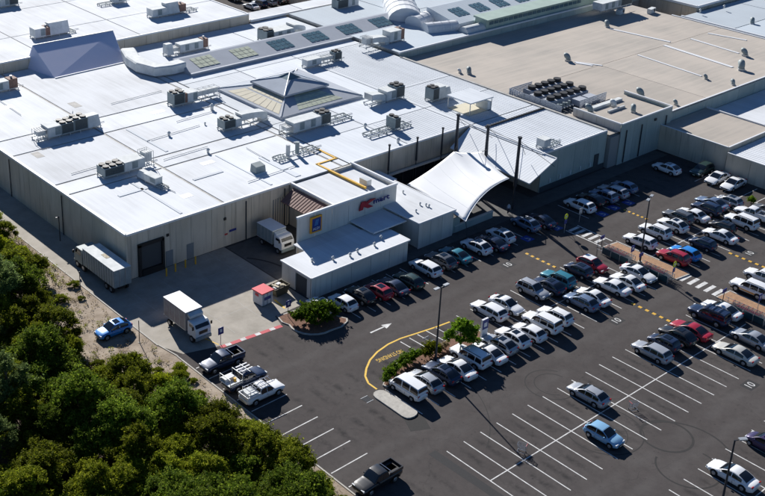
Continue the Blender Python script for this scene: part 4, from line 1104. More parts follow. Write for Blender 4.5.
# same classes, other proportions
SPEC['sedan2'] = (4.90,1.86,1.44,.22,.91,.66,.88,.99,(-1.95,1.20),(-.75,.12),.34,(-1.45,1.48))
SPEC['hatch2'] = (3.80,1.68,1.53,.24,.98,.78,.97,1.0,(-1.75,1.15),(-1.30,.20),.29,(-1.16,1.22))
SPEC['suv2'] = (4.42,1.84,1.60,.28,1.01,.80,.99,1.04,(-2.10,1.05),(-1.10,.10),.36,(-1.28,1.34))
SPEC['wagon2'] = (4.62,1.80,1.48,.22,.93,.68,.90,.98,(-2.14,1.20),(-1.30,.10),.33,(-1.32,1.38))
def lerp(a, b, t): return a+(b-a)*t
def car_proto(kind, color):
    L,W,H,sill,belt,hf,hc,tail,(byb,byf),(ryb,ryf),wr,axles = SPEC[kind]
    P_ = PAINT[color]; t = bpy.data.objects.new('car', None); COL.objects.link(t); t.empty_display_size = .3
    hw = W/2; yF = L/2; yR = -L/2
    def top(y):
        if kind == 'ute' and y < byb: return belt
        if y > byf: return lerp(hc, hf, ((y-byf)/(yF-byf))**1.6)
        if y < byb: return lerp(belt, tail, min(1,(byb-y)/.5)) - .05*max(0,(byb-y)/(byb-yR+1e-6))
        return belt
    def bot(y):
        for a in axles:
            d = abs(y-a)
            if d < wr*1.22: return max(sill, wr+math.sqrt(max(0,(wr*1.24)**2-d*d))*.92)
        return sill
    ys = [yR, yR+.05, yR+.16, yR+.4]
    for a in axles: ys += [a-wr*1.24, a-wr*1.2, a-wr*.9, a-wr*.45, a, a+wr*.45, a+wr*.9, a+wr*1.2, a+wr*1.24]
    ys += [byb, byf, 0, lerp(byf,yF,.35), lerp(byf,yF,.7), yF-.35, yF-.14, yF-.04, yF]
    ys = sorted(set(round(q,3) for q in ys))
    rings = []
    for y in ys:
        e = min(1, (yF-y)/.5) if y > 0 else min(1, (y-yR)/.4)
        wv = hw*(.80+.20*math.sin(min(1,max(.0,e))*PI/2)**.7) if e < 1 else hw
        tz = top(y); bz = bot(y)
        if e < 1:
            tz = lerp(tz-.14, tz, math.sqrt(max(0,e))) ; bz = max(bz, lerp(sill+.12, sill, e)) if bz <= sill+.001 else bz
        mz = max(bz+.05, lerp(sill,tz,.55)); 
        half = [(wv*.86,bz),(wv*.97,min(bz+.10,mz-.02)),(wv,mz),(wv*.985,max(mz+.01,tz-.16)),(wv*.93,tz-.05),(wv*.80,tz-.005),(wv*.40,tz+.03)]
        rings.append([(p[0],y,p[1]) for p in half]+[(-p[0],y,p[1]) for p in half[::-1]])
    MB().loft(rings).build('body', P_, t, smooth=True)
    MB().box(-hw*.80,hw*.80,yR+.25,yF-.25,.2,sill+.28).build('chassis','black_trim',t)
    # greenhouse: one curved surface S(y, s); glass panes follow it 12 mm proud
    bw, rw = hw*.95, hw*(.80 if kind in ('fwd','van') else .74)
    zb = belt-.03; boxy = kind in ('fwd','van')
    def hgt_(y):
        if y > ryf: q = (y-ryf)/(byf-ryf); return (H-.03-zb)*(1-q**(1.35 if not boxy else 1.6))
        if y < ryb: q = (ryb-y)/(ryb-byb); return (H-.06-zb)*(1-q**(1.5 if not boxy else 2.2))
        q = (y-ryb)/(ryf-ryb); return lerp(H-.06,H-.03,q)-zb+.05*math.sin(PI*q)
    def S(y, s_, off=0.0):
        hr = max(0.02,hgt_(y)); k = min(1,hr/(H-zb))
        ef = max(0,(y-ryf)/(byf-ryf)); er = max(0,(ryb-y)/(ryb-byb)); b_ = bw*(1-.10*ef**2-.10*er**2); r_ = lerp(b_,rw,k)
        a_ = abs(s_); sg = 1 if s_ >= 0 else -1
        if a_ > .62:
            t_ = (1-a_)/.38; x_ = lerp(b_,r_,t_**1.25); z_ = zb+(hr-.045*k)*t_
            return (sg*(x_+off), y, z_+off*.3)
        u_ = a_/.62; return (sg*r_*u_*(1), y+off*(1.0 if y > ryf else (-1.0 if y < ryb else 0)), zb+hr-.045*k*u_**3+off*.8)
    def patch(nm, ya, yb_, sa, sb, mt_, off, ny=8, ns=6, par=None):
        V=[]; F=[]
        for i in range(ny+1):
            for j in range(ns+1): V.append(S(lerp(ya,yb_,i/ny), lerp(sa,sb,j/ns), off))
        for i in range(ny):
            for j in range(ns):
                q=i*(ns+1)+j; F.append((q,q+ns+1,q+ns+2,q+1))
        return MB().add(V,F).build(nm, mt_, par or t, smooth=True)
    patch('cabin', byb, byf, -1, 1, P_, 0.0, 26, 20)
    roof = patch('roof', ryb+.02, ryf-.02, -.60, .60, P_, .006, 10, 8)
    if kind in ('suv','fwd','wagon2'):
        for s in (-1,1): MB().bar((s*rw*.88,ryb+.15,H+.0),(s*rw*.88,ryf-.15,H+.0),.05).build('roof_rail','black_trim',roof)
    patch('windscreen', ryf+.06, lerp(ryf,byf,.93), -.57, .57, 'glass', .014)
    patch('rear_window', lerp(ryb,byb,.80), ryb-.05, -.55, .55, 'glass', .014)
    yA, yB = lerp(byb,ryb,.55), lerp(byf,ryf,.30); cuts = [(0,.46),(.50,1)]
    if kind == 'van': cuts = [(0,.30),(.34,.62),(.66,1)]
    if kind in ('suv','wagon','fwd','wagon2'): cuts = [(0,.27),(.30,.62),(.65,1)]
    if kind in ('suv2','hatch2'): MB().box(-rw*.62,rw*.62,lerp(ryb,ryf,.35),lerp(ryb,ryf,.9),H-.02,H+.035).build('sunroof','glass',roof)
    for (u0,u1) in cuts:
        for sg in (1,-1):
            a1, a2 = (.965,.665) if sg > 0 else (-.665,-.965)
            patch('side_window', lerp(yA,yB,u0), lerp(yA,yB,u1), a1 if sg<0 else .665, a2 if sg<0 else .965, 'glass', .012, 6, 3)
    # wheels
    tm_ = MB().cyl((-.11,0,0),(.11,0,0),wr,n=18).mesh('tyre','tyre'); rm = MB().cyl((0,0,0),(.03,0,0),wr*.62,wr*.5,n=10).mesh('rim','rim')
    for a in axles:
        for s in (-1,1):
            wo = link('wheel', tm_, t, (s*(hw-.10),a,wr)); 
            link('rim', rm, wo, (.105,0,0) if s > 0 else (-.105,0,0), 0 if s > 0 else PI)
    lz = hf-.10 if kind != 'van' else .80
    for s in (-1,1):
        MB().cbox((s*hw*.66,yF-.13,lz),(.40,.14,.15)).build('headlight','lamp_clear',t)
        MB().cbox((s*hw*.70,yR+.085,(tail if kind!='ute' else .9)-.2),(.26,.10,.15 if kind in('sedan','hatch') else .34)).build('tail_light','lamp_red',t)
        MB().cbox((s*(hw+.06),byf-.42,belt+.05),(.18,.12,.13)).build('mirror',P_,t)
        MB().cbox((s*(hw-.004),lerp(byb,byf,.42),belt-.17),(.025,.16,.03)).build('door_handle','chrome',t)
        MB().cbox((s*(hw-.0),lerp(byb,byf,.48),lerp(sill,belt,.42)),(.012,.018,(belt-sill)*.62)).build('door_seam','black_trim',t)
    MB().cbox((0,yF-.03,sill+.26),(hw*1.1,.08,.16)).build('grille','black_trim',t)
    MB().cbox((0,yF+.01,sill+.16),(.37,.02,.11)).build('number_plate','plate',t)
    MB().cbox((0,yR-.0,sill+.38),(.37,.03,.11)).build('number_plate','plate',t)
    if kind == 'ute':
        tray = MB().box(-hw*.80,hw*.80,yR+.12,byb-.10,belt+.005,belt+.03)
        tray.build('tray_liner','black_trim',t)
        for x0,x1,y0,y1 in ((-hw*.93,-hw*.82,yR+.06,byb-.05),(hw*.82,hw*.93,yR+.06,byb-.05),(-hw*.82,hw*.82,yR+.06,yR+.16)):
            MB().box(x0,x1,y0,y1,belt-.02,belt+.28).build('tray_side',P_,t)
        MB().bar((-hw*.8,byb-.2,belt+.4),(hw*.8,byb-.2,belt+.4),.07).build('sports_bar','chrome',t)
    return t
PROTO = {}
PROP = {'sedan':'sedan','hatch':'hatchback','wagon':'station wagon','suv':'SUV','fwd':'four wheel drive','van':'van','ute':'utility truck'}
NAME = {'sedan':'sedan','hatch':'hatchback','wagon':'station_wagon','suv':'suv','fwd':'four_wheel_drive','van':'van','ute':'utility_truck'}
rj = random.Random(11)
def car(x, y, kind, color, head, label, group, jit=True):
    kv = kind+'2' if (kind+'2') in SPEC and rj.random() < .5 else kind
    key = (kv, color)
    if key in PROTO: o = copy_tree(PROTO[key])
    else: o = car_proto(kv, color); PROTO[key] = o
    o.name = NAME[kind]
    o.location = (x, y, .012); sc_ = rj.uniform(.965,1.035); o.scale = (sc_, sc_*rj.uniform(.98,1.02), rj.uniform(.97,1.04))
    o.rotation_euler = (0,0,{'N':0,'S':PI,'W':PI/2,'E':-PI/2}[head] + (rj.uniform(-.045,.045) if jit else 0))
    o['label'] = label; o['category'] = {'van':'van','ute':'ute'}.get(kind,'car'); o['group'] = group
    return o
ORD = ['first','second','third','fourth','fifth','sixth','seventh','eighth','ninth','tenth','eleventh','twelfth','thirteenth','fourteenth','fifteenth','sixteenth','seventeenth']
CN = {'bluegrey':'blue grey','lightblue':'light blue','skyblue':'bright blue','green':'dark green','beige':'pale beige'}
def row(cars, phrase, group):
    for i, (x, y, k, c, h) in enumerate(cars):
        car(x, y, k, c, h, '%s %s, %s %s' % (CN.get(c,c), PROP[k], ORD[i], phrase), group)
row([(7.8,34.0,'hatch','white','N'),(10.5,32.9,'hatch','white','N'),(13.3,32.8,'suv','black','N'),(15.8,32.2,'hatch','red','N'),(18.2,32.0,'sedan','navy','N'),(20.8,31.9,'wagon','green','N'),
     (24.9,32.9,'wagon','white','N'),(27.9,33.0,'suv','grey','N'),(30.7,33.0,'sedan','teal','N'),(34.6,32.8,'suv','white','N'),(37.2,32.3,'sedan','navy','N'),(39.8,33.0,'suv','white','N'),
     (45.4,33.2,'suv','bluegrey','N'),(48.1,32.6,'sedan','navy','N')],
    'car from the round shrub along the annex', 'cars parked along the annex')
row([(3.9,15.1,'van','white','N'),(6.4,15.0,'wagon','silver','N'),(8.9,14.9,'suv','navy','N'),(11.1,14.6,'sedan','white','N'),(13.8,15.1,'fwd','white','N'),(16.1,14.5,'sedan','white','N'),
     (18.4,14.8,'suv','silver','N'),(20.8,14.8,'suv','white','N'),(23.3,14.4,'hatch','white','N'),(26.0,14.7,'fwd','white','N'),(28.6,14.8,'suv','white','N'),
     (34.0,15.0,'wagon','bluegrey','N'),(36.2,15.0,'sedan','white','N'),(40.3,15.0,'sedan','white','N'),(42.9,14.5,'sedan','white','N'),(46.0,15.0,'sedan','white','S')],
    'vehicle from the kerb island in the row behind the hedge', 'cars parked in the hedge row')
row([(23.3,20.6,'wagon','white','N'),(26.0,20.2,'sedan','white','S'),(31.4,20.5,'suv','silver','S'),(33.8,20.0,'suv','navy','N'),(36.2,20.3,'suv','teal','N'),(40.3,20.2,'hatch','navy','N'),(43.1,20.1,'hatch','red','S')],
    'car from the small tree in the upper hedge row', 'cars in the upper hedge row')
row([(54.0,20.2,'wagon','white','N'),(58.2,20.6,'suv','white','N'),(61.9,20.2,'suv','white','N'),(64.8,21.2,'suv','grey','N'),(67.4,20.4,'sedan','white','N'),(70.6,20.2,'suv','navy','N'),(73.2,20.9,'sedan','bluegrey','N'),(75.8,19.6,'hatch','silver','N')],
    'car from the tan walkway in the row below the shade', 'cars in the row beyond the walkway')
row([(53.4,14.6,'suv','red','N'),(55.9,14.4,'hatch','skyblue','N'),(60.2,14.4,'hatch','navy','N'),(64.4,14.3,'sedan','white','N'),(67.2,15.6,'hatch','black','N'),(70.7,14.7,'fwd','white','N'),(74.5,15.2,'ute','white','N'),(77.6,14.6,'suv','grey','N')],
    'vehicle from the lime disc sign beyond the walkway', 'cars in the lower row beyond the walkway')
row([(56.7,32.4,'wagon','white','N'),(59.6,32.6,'suv','black','N'),(62.2,32.2,'suv','bluegrey','N'),(64.9,32.4,'wagon','silver','N'),(67.6,32.3,'hatch','bluegrey','N')],
    'car from the crossing in shade along the building', 'cars in the building shade')
car(79.0,32.4,'suv','white','N','white SUV driving alone in the dark building shade','cars in the building shade')
row([(83.0,28.6,'suv','green','W'),(82.3,25.5,'sedan','white','W'),(82.2,22.7,'sedan','white','W')],'car from the shaded corner along the wing wall','cars along the wing wall')
row([(31.2,3.0,'wagon','silver','N'),(33.9,3.2,'hatch','navy','N'),(36.5,3.1,'suv','black','N'),(39.0,2.9,'sedan','red','N'),(43.6,3.3,'fwd','navy','N'),(46.2,3.2,'sedan','white','N')],
    'car counted toward the tan walkway in the open row', 'cars in the open double row')
car(18.5,2.4,'wagon','silver','N','silver station wagon parked alone among empty bays in open row','cars in the open double row')
car(13.9,-2.9,'hatch','lightblue','S','light blue hatchback parked alone inside the circling tyre marks','cars in the open double row')
car(38.6,-3.1,'sedan','beige','N','pale beige sedan behind the red sedan in the open row','cars in the open double row')
car(43.0,-2.6,'sedan','silver','N','silver sedan behind the navy four wheel drive with roof bars','cars in the open double row')
car(53.8,3.7,'fwd','white','N','white four wheel drive with an orange door stripe beside the walkway','cars in the lower row beyond the walkway')
car(58.0,4.4,'suv','white','N','white SUV beside the orange striped four wheel drive','cars in the lower row beyond the walkway')
car(61.3,3.0,'sedan','silver','N','silver sedan at the edge of the row past the orange striped car','cars in the lower row beyond the walkway')
car(18.6,-14.5,'sedan','white','N','white sedan parked under the tall light pole at the far aisle','cars in the last row')
car(25.6,-13.9,'hatch','purple','N','dark purple hatchback alone in the last row','cars in the last row')
o = [q for q in bpy.data.objects if q.get('label','').startswith('white four wheel drive with an orange')][0]
MB().add([(.985,-1.0,.55),(.985,1.0,.62),(.985,.95,.75),(.985,-1.0,.72)],[(0,1,2,3)]).build('door_stripe','sign_orange',o)
MB().add([(-.985,-1.0,.55),(-.985,1.0,.62),(-.985,.95,.75),(-.985,-1.0,.72)],[(3,2,1,0)]).build('door_stripe','sign_orange',o)
o = [q for q in bpy.data.objects if q.get('label','').startswith('navy four wheel drive')][0]
for k in range(3): MB().bar((-.62,-1.2+k*.75,1.96),(.62,-1.2+k*.75,1.96),.09).build('roof_bar','chrome',o)
o = [q for q in bpy.data.objects if q.get('label','').startswith('red hatchback, seventh')][0]
o['label'] = 'red hatchback with a white roof, seventh car from the small tree'
for ch in o.children:
    if ch.name.split('.')[0] == 'roof':
        ch.data = ch.data.copy(); ch.data.materials.clear(); ch.data.materials.append(PAINT['white'])
# utes against the bushland, blue car on the sand
u1 = car(-8.7,31.6,'ute','navy','W','dark blue dual cab ute nearest the red striped apron mouth','utes parked against the bushland')
u4 = car(-8.9,6.4,'ute','black','W','black ute with chrome sports bar parked alone against the bushland kerb','utes parked against the bushland')
u3 = car(-8.9,24.2,'ute','white','E','white dual cab ute loaded with ladders and roof rack','utes parked against the bushland')
for s_ in (-.55,.55): MB().bar((s_,-2.2,1.95),(s_,1.3,1.95),.06).build('ladder_rail','chrome',u3)
for k in range(8): MB().bar((-.55,-2.1+k*.45,1.95),(.55,-2.1+k*.45,1.95),.05).build('ladder_rung','chrome',u3)
for y_ in (-2.1,.2): 
    for s_ in (-.7,.7): MB().bar((s_,y_,1.1),(s_,y_,1.95),.06).build('rack_post','chrome',u3)
MB().box(-.7,.7,-2.2,-1.1,1.12,1.45).build('tool_box','unit_white',u3)
u2 = thing('tray_utility_truck','flat tray ute with white roof bars and tools between two utes','ute',(-8.9,27.3,.012),-PI/2+.02,'utes parked against the bushland')
car_b = car_proto('ute','navy')
for ch in list(car_b.children):
    if ch.name.split('.')[0] in ('tray_side','tray_liner','sports_bar'): bpy.data.objects.remove(ch)
    else: ch.parent = u2
bpy.data.objects.remove(car_b)
MB().box(-.95,.95,-2.65,-.9,1.09,1.17).build('tray','unit_white',u2)
for s_ in (-.92,.92):
    MB().box(s_-.03,s_+.03,-2.65,-.9,1.17,1.42).build('drop_side','steel_galv',u2)
    for y_ in (-2.6,-.95): MB().bar((s_,y_,1.17),(s_,y_,2.0),.07).build('rack_post','steel_galv',u2)
for y_ in (-2.6,-.95,.1): MB().bar((-.92,y_,2.02),(.92,y_,2.02),.08).build('rack_bar','steel_galv',u2)
for k in range(3): MB().box(-.8+k*.5,-.66+k*.5,-.6,.9,1.9,2.0).build('roof_bar','sign_white',u2)
MB().cyl((.3,-1.5,1.17),(.3,-1.5,1.55),.16,n=10).build('drum','yellow_plate',u2)
MB().box(-.8,-.1,-2.5,-1.2,1.17,1.5).build('tool_box','bin_white',u2)
car(-14.8,44.6,'suv','skyblue','W','bright blue SUV parked on the sandy verge beside the bushes','vehicles around the loading dock')

def wheel_set(t, pts, r, wd=.28):
    for (x,y) in pts:
        wo = MB().cyl((-wd/2,0,0),(wd/2,0,0),r,n=18).build('wheel','tyre',t,loc=(x,y,r))
        s = 1 if x > 0 else -1
        MB().cyl((s*wd/2,0,0),(s*(wd/2+.03),0,0),r*.55,n=10).build('rim','rim',wo)
def truck_cab(t, y0, y1, hw, z0, z1, mt='sign_white'):
    # cab between y0 (rear) and y1 (front)
    prof = [(y0,z0),(y1,z0),(y1+.02,z0+.9),(y1-.08,z0+1.15),(y1-.42,z1-.12),(y1-.65,z1),(y0,z1)]
    MB().extr_x(prof,-hw,hw).build('cab',mt,t)
    MB().quad((-hw*.88,y1-.10,z0+1.18),(hw*.88,y1-.10,z0+1.18),(hw*.84,y1-.39,z1-.2),(-hw*.84,y1-.39,z1-.2)).build('windscreen','glass',t).location = (0,.03,.01)
    for s in (-1,1):
        x = s*(hw+.012)
        MB().quad((x,y0+.35,z0+1.15),(x,y1-.25,z0+1.15),(x,y1-.5,z1-.25),(x,y0+.35,z1-.25)).build('side_window','glass',t)
        MB().cbox((s*(hw+.22),y1-.2,z0+1.35),(.22,.08,.42)).build('mirror','black_trim',t)
        MB().cbox((s*hw*.72,y1+.03,z0+.32),(.36,.06,.2)).build('headlight','lamp_clear',t)
    MB().box(-hw*1.0,hw*1.0,y1-.05,y1+.14,z0-.28,z0+.12).build('bumper','unit_grey',t)
    MB().box(-hw*.55,hw*.55,y1+.005,y1+.05,z0+.45,z0+.85).build('grille','black_trim',t)
def box_truck(loc, rz, label, mt_box, Lb=4.6, H=3.35, hw=1.15, mt_cab='sign_white', name='box_truck'):
    t = thing(name, label, 'truck', loc, rz, 'vehicles around the loading dock')
    yb = -Lb/2-.8
    b = MB().box(-hw,hw,yb,yb+Lb,1.0,H).build('cargo_box',mt_box,t)
    MB().box(-hw-.02,hw+.02,yb-.02,yb+Lb+.02,H,H+.06).build('box_roof','flashing',b)
    for s in (-1,1):
        MB().box(s*(hw+.0)-.03,s*(hw+.0)+.03,yb,yb+Lb,.98,1.1).build('side_rail','steel_galv',b)
        for k in range(5): MB().box(s*hw-.02,s*hw+.02,yb+.2+k*(Lb-.4)/4-.03,yb+.2+k*(Lb-.4)/4+.03,1.1,H-.05).build('box_rib','steel_galv',b)
    MB().extr_x([(yb+Lb+.02,H-.5),(yb+Lb+.55,H-.62),(yb+Lb+.55,H-.3),(yb+Lb+.02,H-.12)],-hw*.8,hw*.8).build('chiller','unit_white',b)
    for s in (-.5,.5): MB().box(s*hw*2*.45-.02,s*hw*2*.45+.02,yb-.04,yb-.01,1.1,H-.1).build('door_bar','steel_galv',b)
    MB().box(-.45,.45,yb+.1,yb+Lb+1.7,.55,.95).build('chassis','black_trim',t)
    truck_cab(t, yb+Lb+.25, yb+Lb+1.85, hw*.93, .75, 2.5, mt_cab)
    wheel_set(t, [(-hw+.16,yb+1.1),(hw-.16,yb+1.1),(-hw+.16,yb+Lb+1.1),(hw-.16,yb+Lb+1.1)], .43)
    for s in (-1,1): MB().cbox((s*hw*.8,yb-.03,.85),(.3,.06,.14)).build('tail_light','lamp_red',t)
    return t
mat('box_side', (.30,.25,.24), .7, col2=(.42,.38,.37), scale=.9)
box_truck((-7.55,40.2,.008), PI, 'box truck with white cargo roof parked on the sunny apron edge', 'box_side')
box_truck((13.8,50.4,.008), PI, 'white delivery truck half hidden behind the signed screen wall', 'unit_grey', Lb=3.4, H=2.9)  # cargo box coloured grey to stand in for shade on the truck
tr = thing('semi_trailer','grey cargo trailer with prime mover parked against the store side wall','truck',(-8.95,56.4,.008),.0,'vehicles around the loading dock')
b = MB().box(-1.22,1.22,-4.4,3.2,1.05,3.4).build('cargo_box','unit_grey',tr)
MB().box(-1.24,1.24,-4.42,3.22,3.4,3.46).build('box_roof','unit_white',b)
for k in range(13): MB().box(-1.25,-1.20,-4.2+k*.6,-4.12+k*.6,1.1,3.35).build('box_rib','unit_white',b)
for s in (-.4,.4): MB().box(s-.03,s+.03,-4.48,-4.42,1.15,3.4).build('door_bar','steel_galv',b)
MB().box(-.5,.5,-4.2,5.7,.6,1.0).build('chassis','black_trim',tr)
MB().box(-.25,.3,-1.0,.3,3.465,3.49).build('roof_patch','rubble',b)
truck_cab(tr, 3.6, 5.6, 1.15, .85, 2.95, 'unit_grey')
wheel_set(tr, [(x_,y_) for x_ in (-1.02,1.02) for y_ in (-3.4,-2.3,3.4,4.9)], .48)
# skip bins on the apron
bn = thing('skip_bin','white bin cabin with bright red flat lid on the apron','bin',(3.35,39.7,.008),.06)
MB().box(-.85,.85,-.85,.85,.12,1.75).build('bin_body','bin_white',bn); MB().box(-.98,.98,-.98,.98,1.75,1.9).build('lid','lid_red',bn)
for s in (-.6,0,.6): MB().box(s-.04,s+.04,-.89,-.86,.15,1.7).build('rib','unit_grey',bn)
MB().box(-.5,.5,-.9,-.87,.8,1.2).build('notice','sign_blue',bn); MB().box(-.9,-.87,-.2,.4,1.2,1.55).build('notice','lid_red',bn)
for s in (-.7,.7): MB().box(s-.08,s+.08,-.8,.8,0,.12).build('skid','black_trim',bn)
sk_ = thing('rubbish_skip','open olive rubbish skip filled with pale waste next to the annex opening','skip',(6.3,40.3,.008),.08)
for nm, vs in (('side',((-1.2,-.8),(1.2,-.8))),('side',((-1.2,.8),(1.2,.8)))):
    y_ = vs[0][1]; MB().add([(-.9,y_*.9,.1),(.9,y_*.9,.1),(1.25,y_,1.15),(-1.25,y_,1.15),(-.9,y_*.85,.1),(.9,y_*.85,.1),(1.25,y_*.93,1.15),(-1.25,y_*.93,1.15)],[(0,1,2,3),(7,6,5,4),(3,2,6,7),(0,3,7,4),(1,5,6,2),(0,4,5,1)]).build('side','skip_olive',sk_)
for s in (-1,1): MB().add([(s*.9,-.72,.1),(s*.9,.72,.1),(s*1.25,.8,1.15),(s*1.25,-.8,1.15),(s*.85,-.72,.1),(s*.85,.72,.1),(s*1.18,.8,1.15),(s*1.18,-.8,1.15)],[(0,1,2,3),(7,6,5,4),(3,2,6,7)]).build('end','skip_olive',sk_)
MB().box(-.9,.9,-.72,.72,.05,.15).build('floor','skip_olive',sk_)
rr = random.Random(5)
for k in range(14):
    MB().cbox((rr.uniform(-.9,.9),rr.uniform(-.55,.55),rr.uniform(.75,1.15)),(rr.uniform(.25,.6),rr.uniform(.2,.5),rr.uniform(.1,.3)),Matrix.Rotation(rr.uniform(0,3),3,'Z')).build('waste','rubble' if k%3 else 'sign_white',sk_)
for i,(px,py) in enumerate(((166.5,276),(175.5,271.5),(185.5,267.5),(195.5,264))):
    x,y,_ = at(px,py); t = thing('bollard','yellow steel bollard guarding the shaded dock doors','bollard',(x,y,0),0,'dock bollards')
    MB().cyl((0,0,0),(0,0,1.1),.11,n=10).build('post','yellow_plate',t); MB().cyl((0,0,1.1),(0,0,1.16),.11,.05,n=10).build('cap','yellow_plate',t)
t = thing('bollard','yellow steel bollard at the end of the signed screen wall','bollard',(12.5,44.2,0)); MB().cyl((0,0,0),(0,0,1.1),.13,n=10).build('post','yellow_plate',t); MB().cyl((0,0,1.1),(0,0,1.16),.13,.05,n=10).build('cap','yellow_plate',t)
# cars in the rear car park at the top
for i in range(6):
    c_ = ['white','navy','silver','black','red','white'][i]
    car(84+i*2.9,147+(i%2)*.4,['sedan','suv','hatch'][i%3],c_,'N','%s %s, %s car along the rear car park beyond the roofs'%(c_,PROP[['sedan','suv','hatch'][i%3]],ORD[i]),'cars in the rear car park')
for i in range(5):
    c_ = ['grey','white','blue','red','silver'][i]
    car(85+i*3.2,155,['suv','sedan','hatch'][i%3],c_,'S','%s %s, %s in the farther line of the rear car park'%(c_,PROP[['suv','sedan','hatch'][i%3]],ORD[i]),'cars in the rear car park')
# ------------------------------------------------------------------ street furniture
def light_pole(x, y, h, label, heads=2, rz=0):
    t = thing('light_pole', label, 'light pole', (x,y,0), rz, 'car park light poles')
    MB().cyl((0,0,0),(0,0,.35),.3,n=14).build('footing','kerb',t)
    MB().cyl((0,0,.3),(0,0,h),.13,.075,n=10).build('pole','steel_dark',t)
    for k in range(heads):
        s = (-1,1)[k]
        MB().cyl((0,0,h-.1),(s*.45,0,h+.02),.045,n=6).build('arm','steel_dark',t)
        l = MB().cbox((s*.75,0,h+.04),(.75,.36,.13)).build('lamp_head','steel_galv',t)
        MB().cbox((s*.78,0,h-.03),(.55,.28,.03)).build('lens','lamp_clear',l)
    return t
x,y,_ = at(435.2,363.5); light_pole(x,y,zat(x,y,287),'tall dark light pole standing in the hedge island')
x,y,_ = at(639.6,263.5); light_pole(x,y,zat(x,y,198),'tall dark light pole on the tan walkway by the trolley bay',rz=.3)
light_pole(11.4,-17.2,9.7,'tall dark light pole near the white sedan in the last row',1,rz=2.6)
x,y,_ = at(752,345); light_pole(47.6,-6.8,9.7,'tall dark light pole past the silver sedan beyond the walkway end',rz=.3) if False else None
t = thing('light_pole','short dark lamp post standing against the long store side wall','light pole',at(60.3,241),0)
MB().cyl((0,0,0),(0,0,3.6),.07,n=8).build('pole','steel_dark',t); MB().cbox((-.2,0,3.6),(.5,.2,.1)).build('lamp_head','steel_dark',t)
for px,py,h,lb in ((80.5,290,2.6,'thin dark pole at the kerb behind the trailer'),(139.5,343,3.0,'thin dark pole at the kerb beside the blue SUV')):
    t = thing('kerb_pole',lb,'pole',at(px,py),0); MB().cyl((0,0,0),(0,0,h),.05,n=8).build('pole','steel_dark',t); MB().cyl((0,0,0),(0,0,.1),.16,n=8).build('base','kerb',t)
def post_sign(x, y, h, label, kind, m1, m2='sign_white', rz=0, z=0):
    t = thing('post_sign', label, 'sign', (x,y,z), rz)
    MB().cyl((0,0,0),(0,0,h),.04,n=8).build('post','steel_galv',t)
    if kind == 'disc':
        MB().cyl((0,-.03,h),(0,-.06,h),.42,n=20).build('disc',m1,t); MB().cyl((0,-.062,h),(0,-.07,h),.16,n=14).build('symbol',m2,t)
        MB().cbox((0,-.045,h-.85),(.55,.03,.6)).build('plate','sign_blue',t)
    elif kind == 'tall':
        MB().box(-.5,.5,-.12,.12,.5,h).build('cabinet','sign_white',t)
        MB().box(-.5,.5,-.14,-.121,h-1.3,h).build('panel',m1,t); MB().box(-.25,.25,-.155,-.141,h-1.0,h-.45).build('symbol',m2,t)
        MB().box(-.5,.5,.121,.14,h-1.3,h).build('panel',m1,t)
    else:
        MB().cbox((0,-.06,h-.45),(.75,.04,.9)).build('panel',m1,t); MB().cbox((0,-.085,h-.4),(.3,.02,.4)).build('symbol',m2,t)
    return t
post_sign(-6.3,35.2,2.3,'blue notice sign on a post at the apron mouth','rect','sign_blue')
post_sign(3.6,35.1,2.2,'blue notice sign on a post beside the round shrub','rect','sign_blue',z=.13)
x,y,_ = at(483,341); post_sign(x,y,2.9,'tall white and blue cabinet sign beside the small median tree','tall','sign_blue',z=.1)
x,y,_ = at(630,265); post_sign(x,y,2.8,'dark blue trolley bay sign standing on the tan walkway','rect','sign_blue',z=.12)
x,y,_ = at(671.5,282); post_sign(x,y,2.5,'lime yellow disc sign on a post beside the red SUV','disc','sign_lime',z=.12)
x,y,_ = at(564,233); post_sign(x,y,2.6,'lime disc and blue plate sign in the shade near the crossing','disc','sign_lime')
x,y,_ = at(756.5,314); post_sign(x,y,2.7,'dark blue trolley bay sign on the second walkway beyond the crossing','rect','sign_blue',z=.12)
x,y,_ = at(579,222); post_sign(x,y,2.2,'pale grey notice board standing in the building shade','rect','steel_galv')
# trolleys: wire basket on castors
def trolley_proto():
    t = bpy.data.objects.new('shopping_trolley', None); COL.objects.link(t); t.empty_display_size = .2
    bk = MB()
    def W3(u, v, z):       # basket flares upward and to the front
        k = (z-.5)/.5; return ((.20+.08*k)*u, lerp(-.35-.05*k, .38+.08*k, v), z)
    for z in (.5,.66,.83,1.0):
        for a, b in (((-1,0),(1,0)),((1,0),(1,1)),((1,1),(-1,1)),((-1,1),(-1,0))): bk.bar(W3(a[0],a[1],z), W3(b[0],b[1],z), .025)
    for i in range(6):
        v = i/5
        for u in (-1,1): bk.bar(W3(u,v,.5), W3(u,v,1.0), .02)
        bk.bar(W3(-1,v,.5), W3(1,v,.5), .02)
    for u in (-.4,.3): bk.bar(W3(u,1,.5),W3(u,1,1.0),.02); bk.bar(W3(u,0,.5),W3(u,0,1.0),.02)
    bk.build('basket','trolley_wire',t)
    fr = MB()
    for u in (-.24,.24):
        fr.bar((u,-.42,.12),(u,.42,.12),.04); fr.bar((u,-.42,.12),(u,-.40,1.05),.04)
    fr.bar((-.24,.42,.12),(.24,.42,.12),.04); fr.build('frame','trolley_wire',t)
    MB().cyl((-.28,-.45,1.05),(.28,-.45,1.05),.025,n=8).build('handle','trolley_red',t)
    for u in (-.22,.22):
        for v in (-.38,.38): MB().cyl((u-.015,v,.06),(u+.015,v,.06),.06,n=8).build('castor','tyre',t)
    return t
TP = trolley_proto(); used = [False]
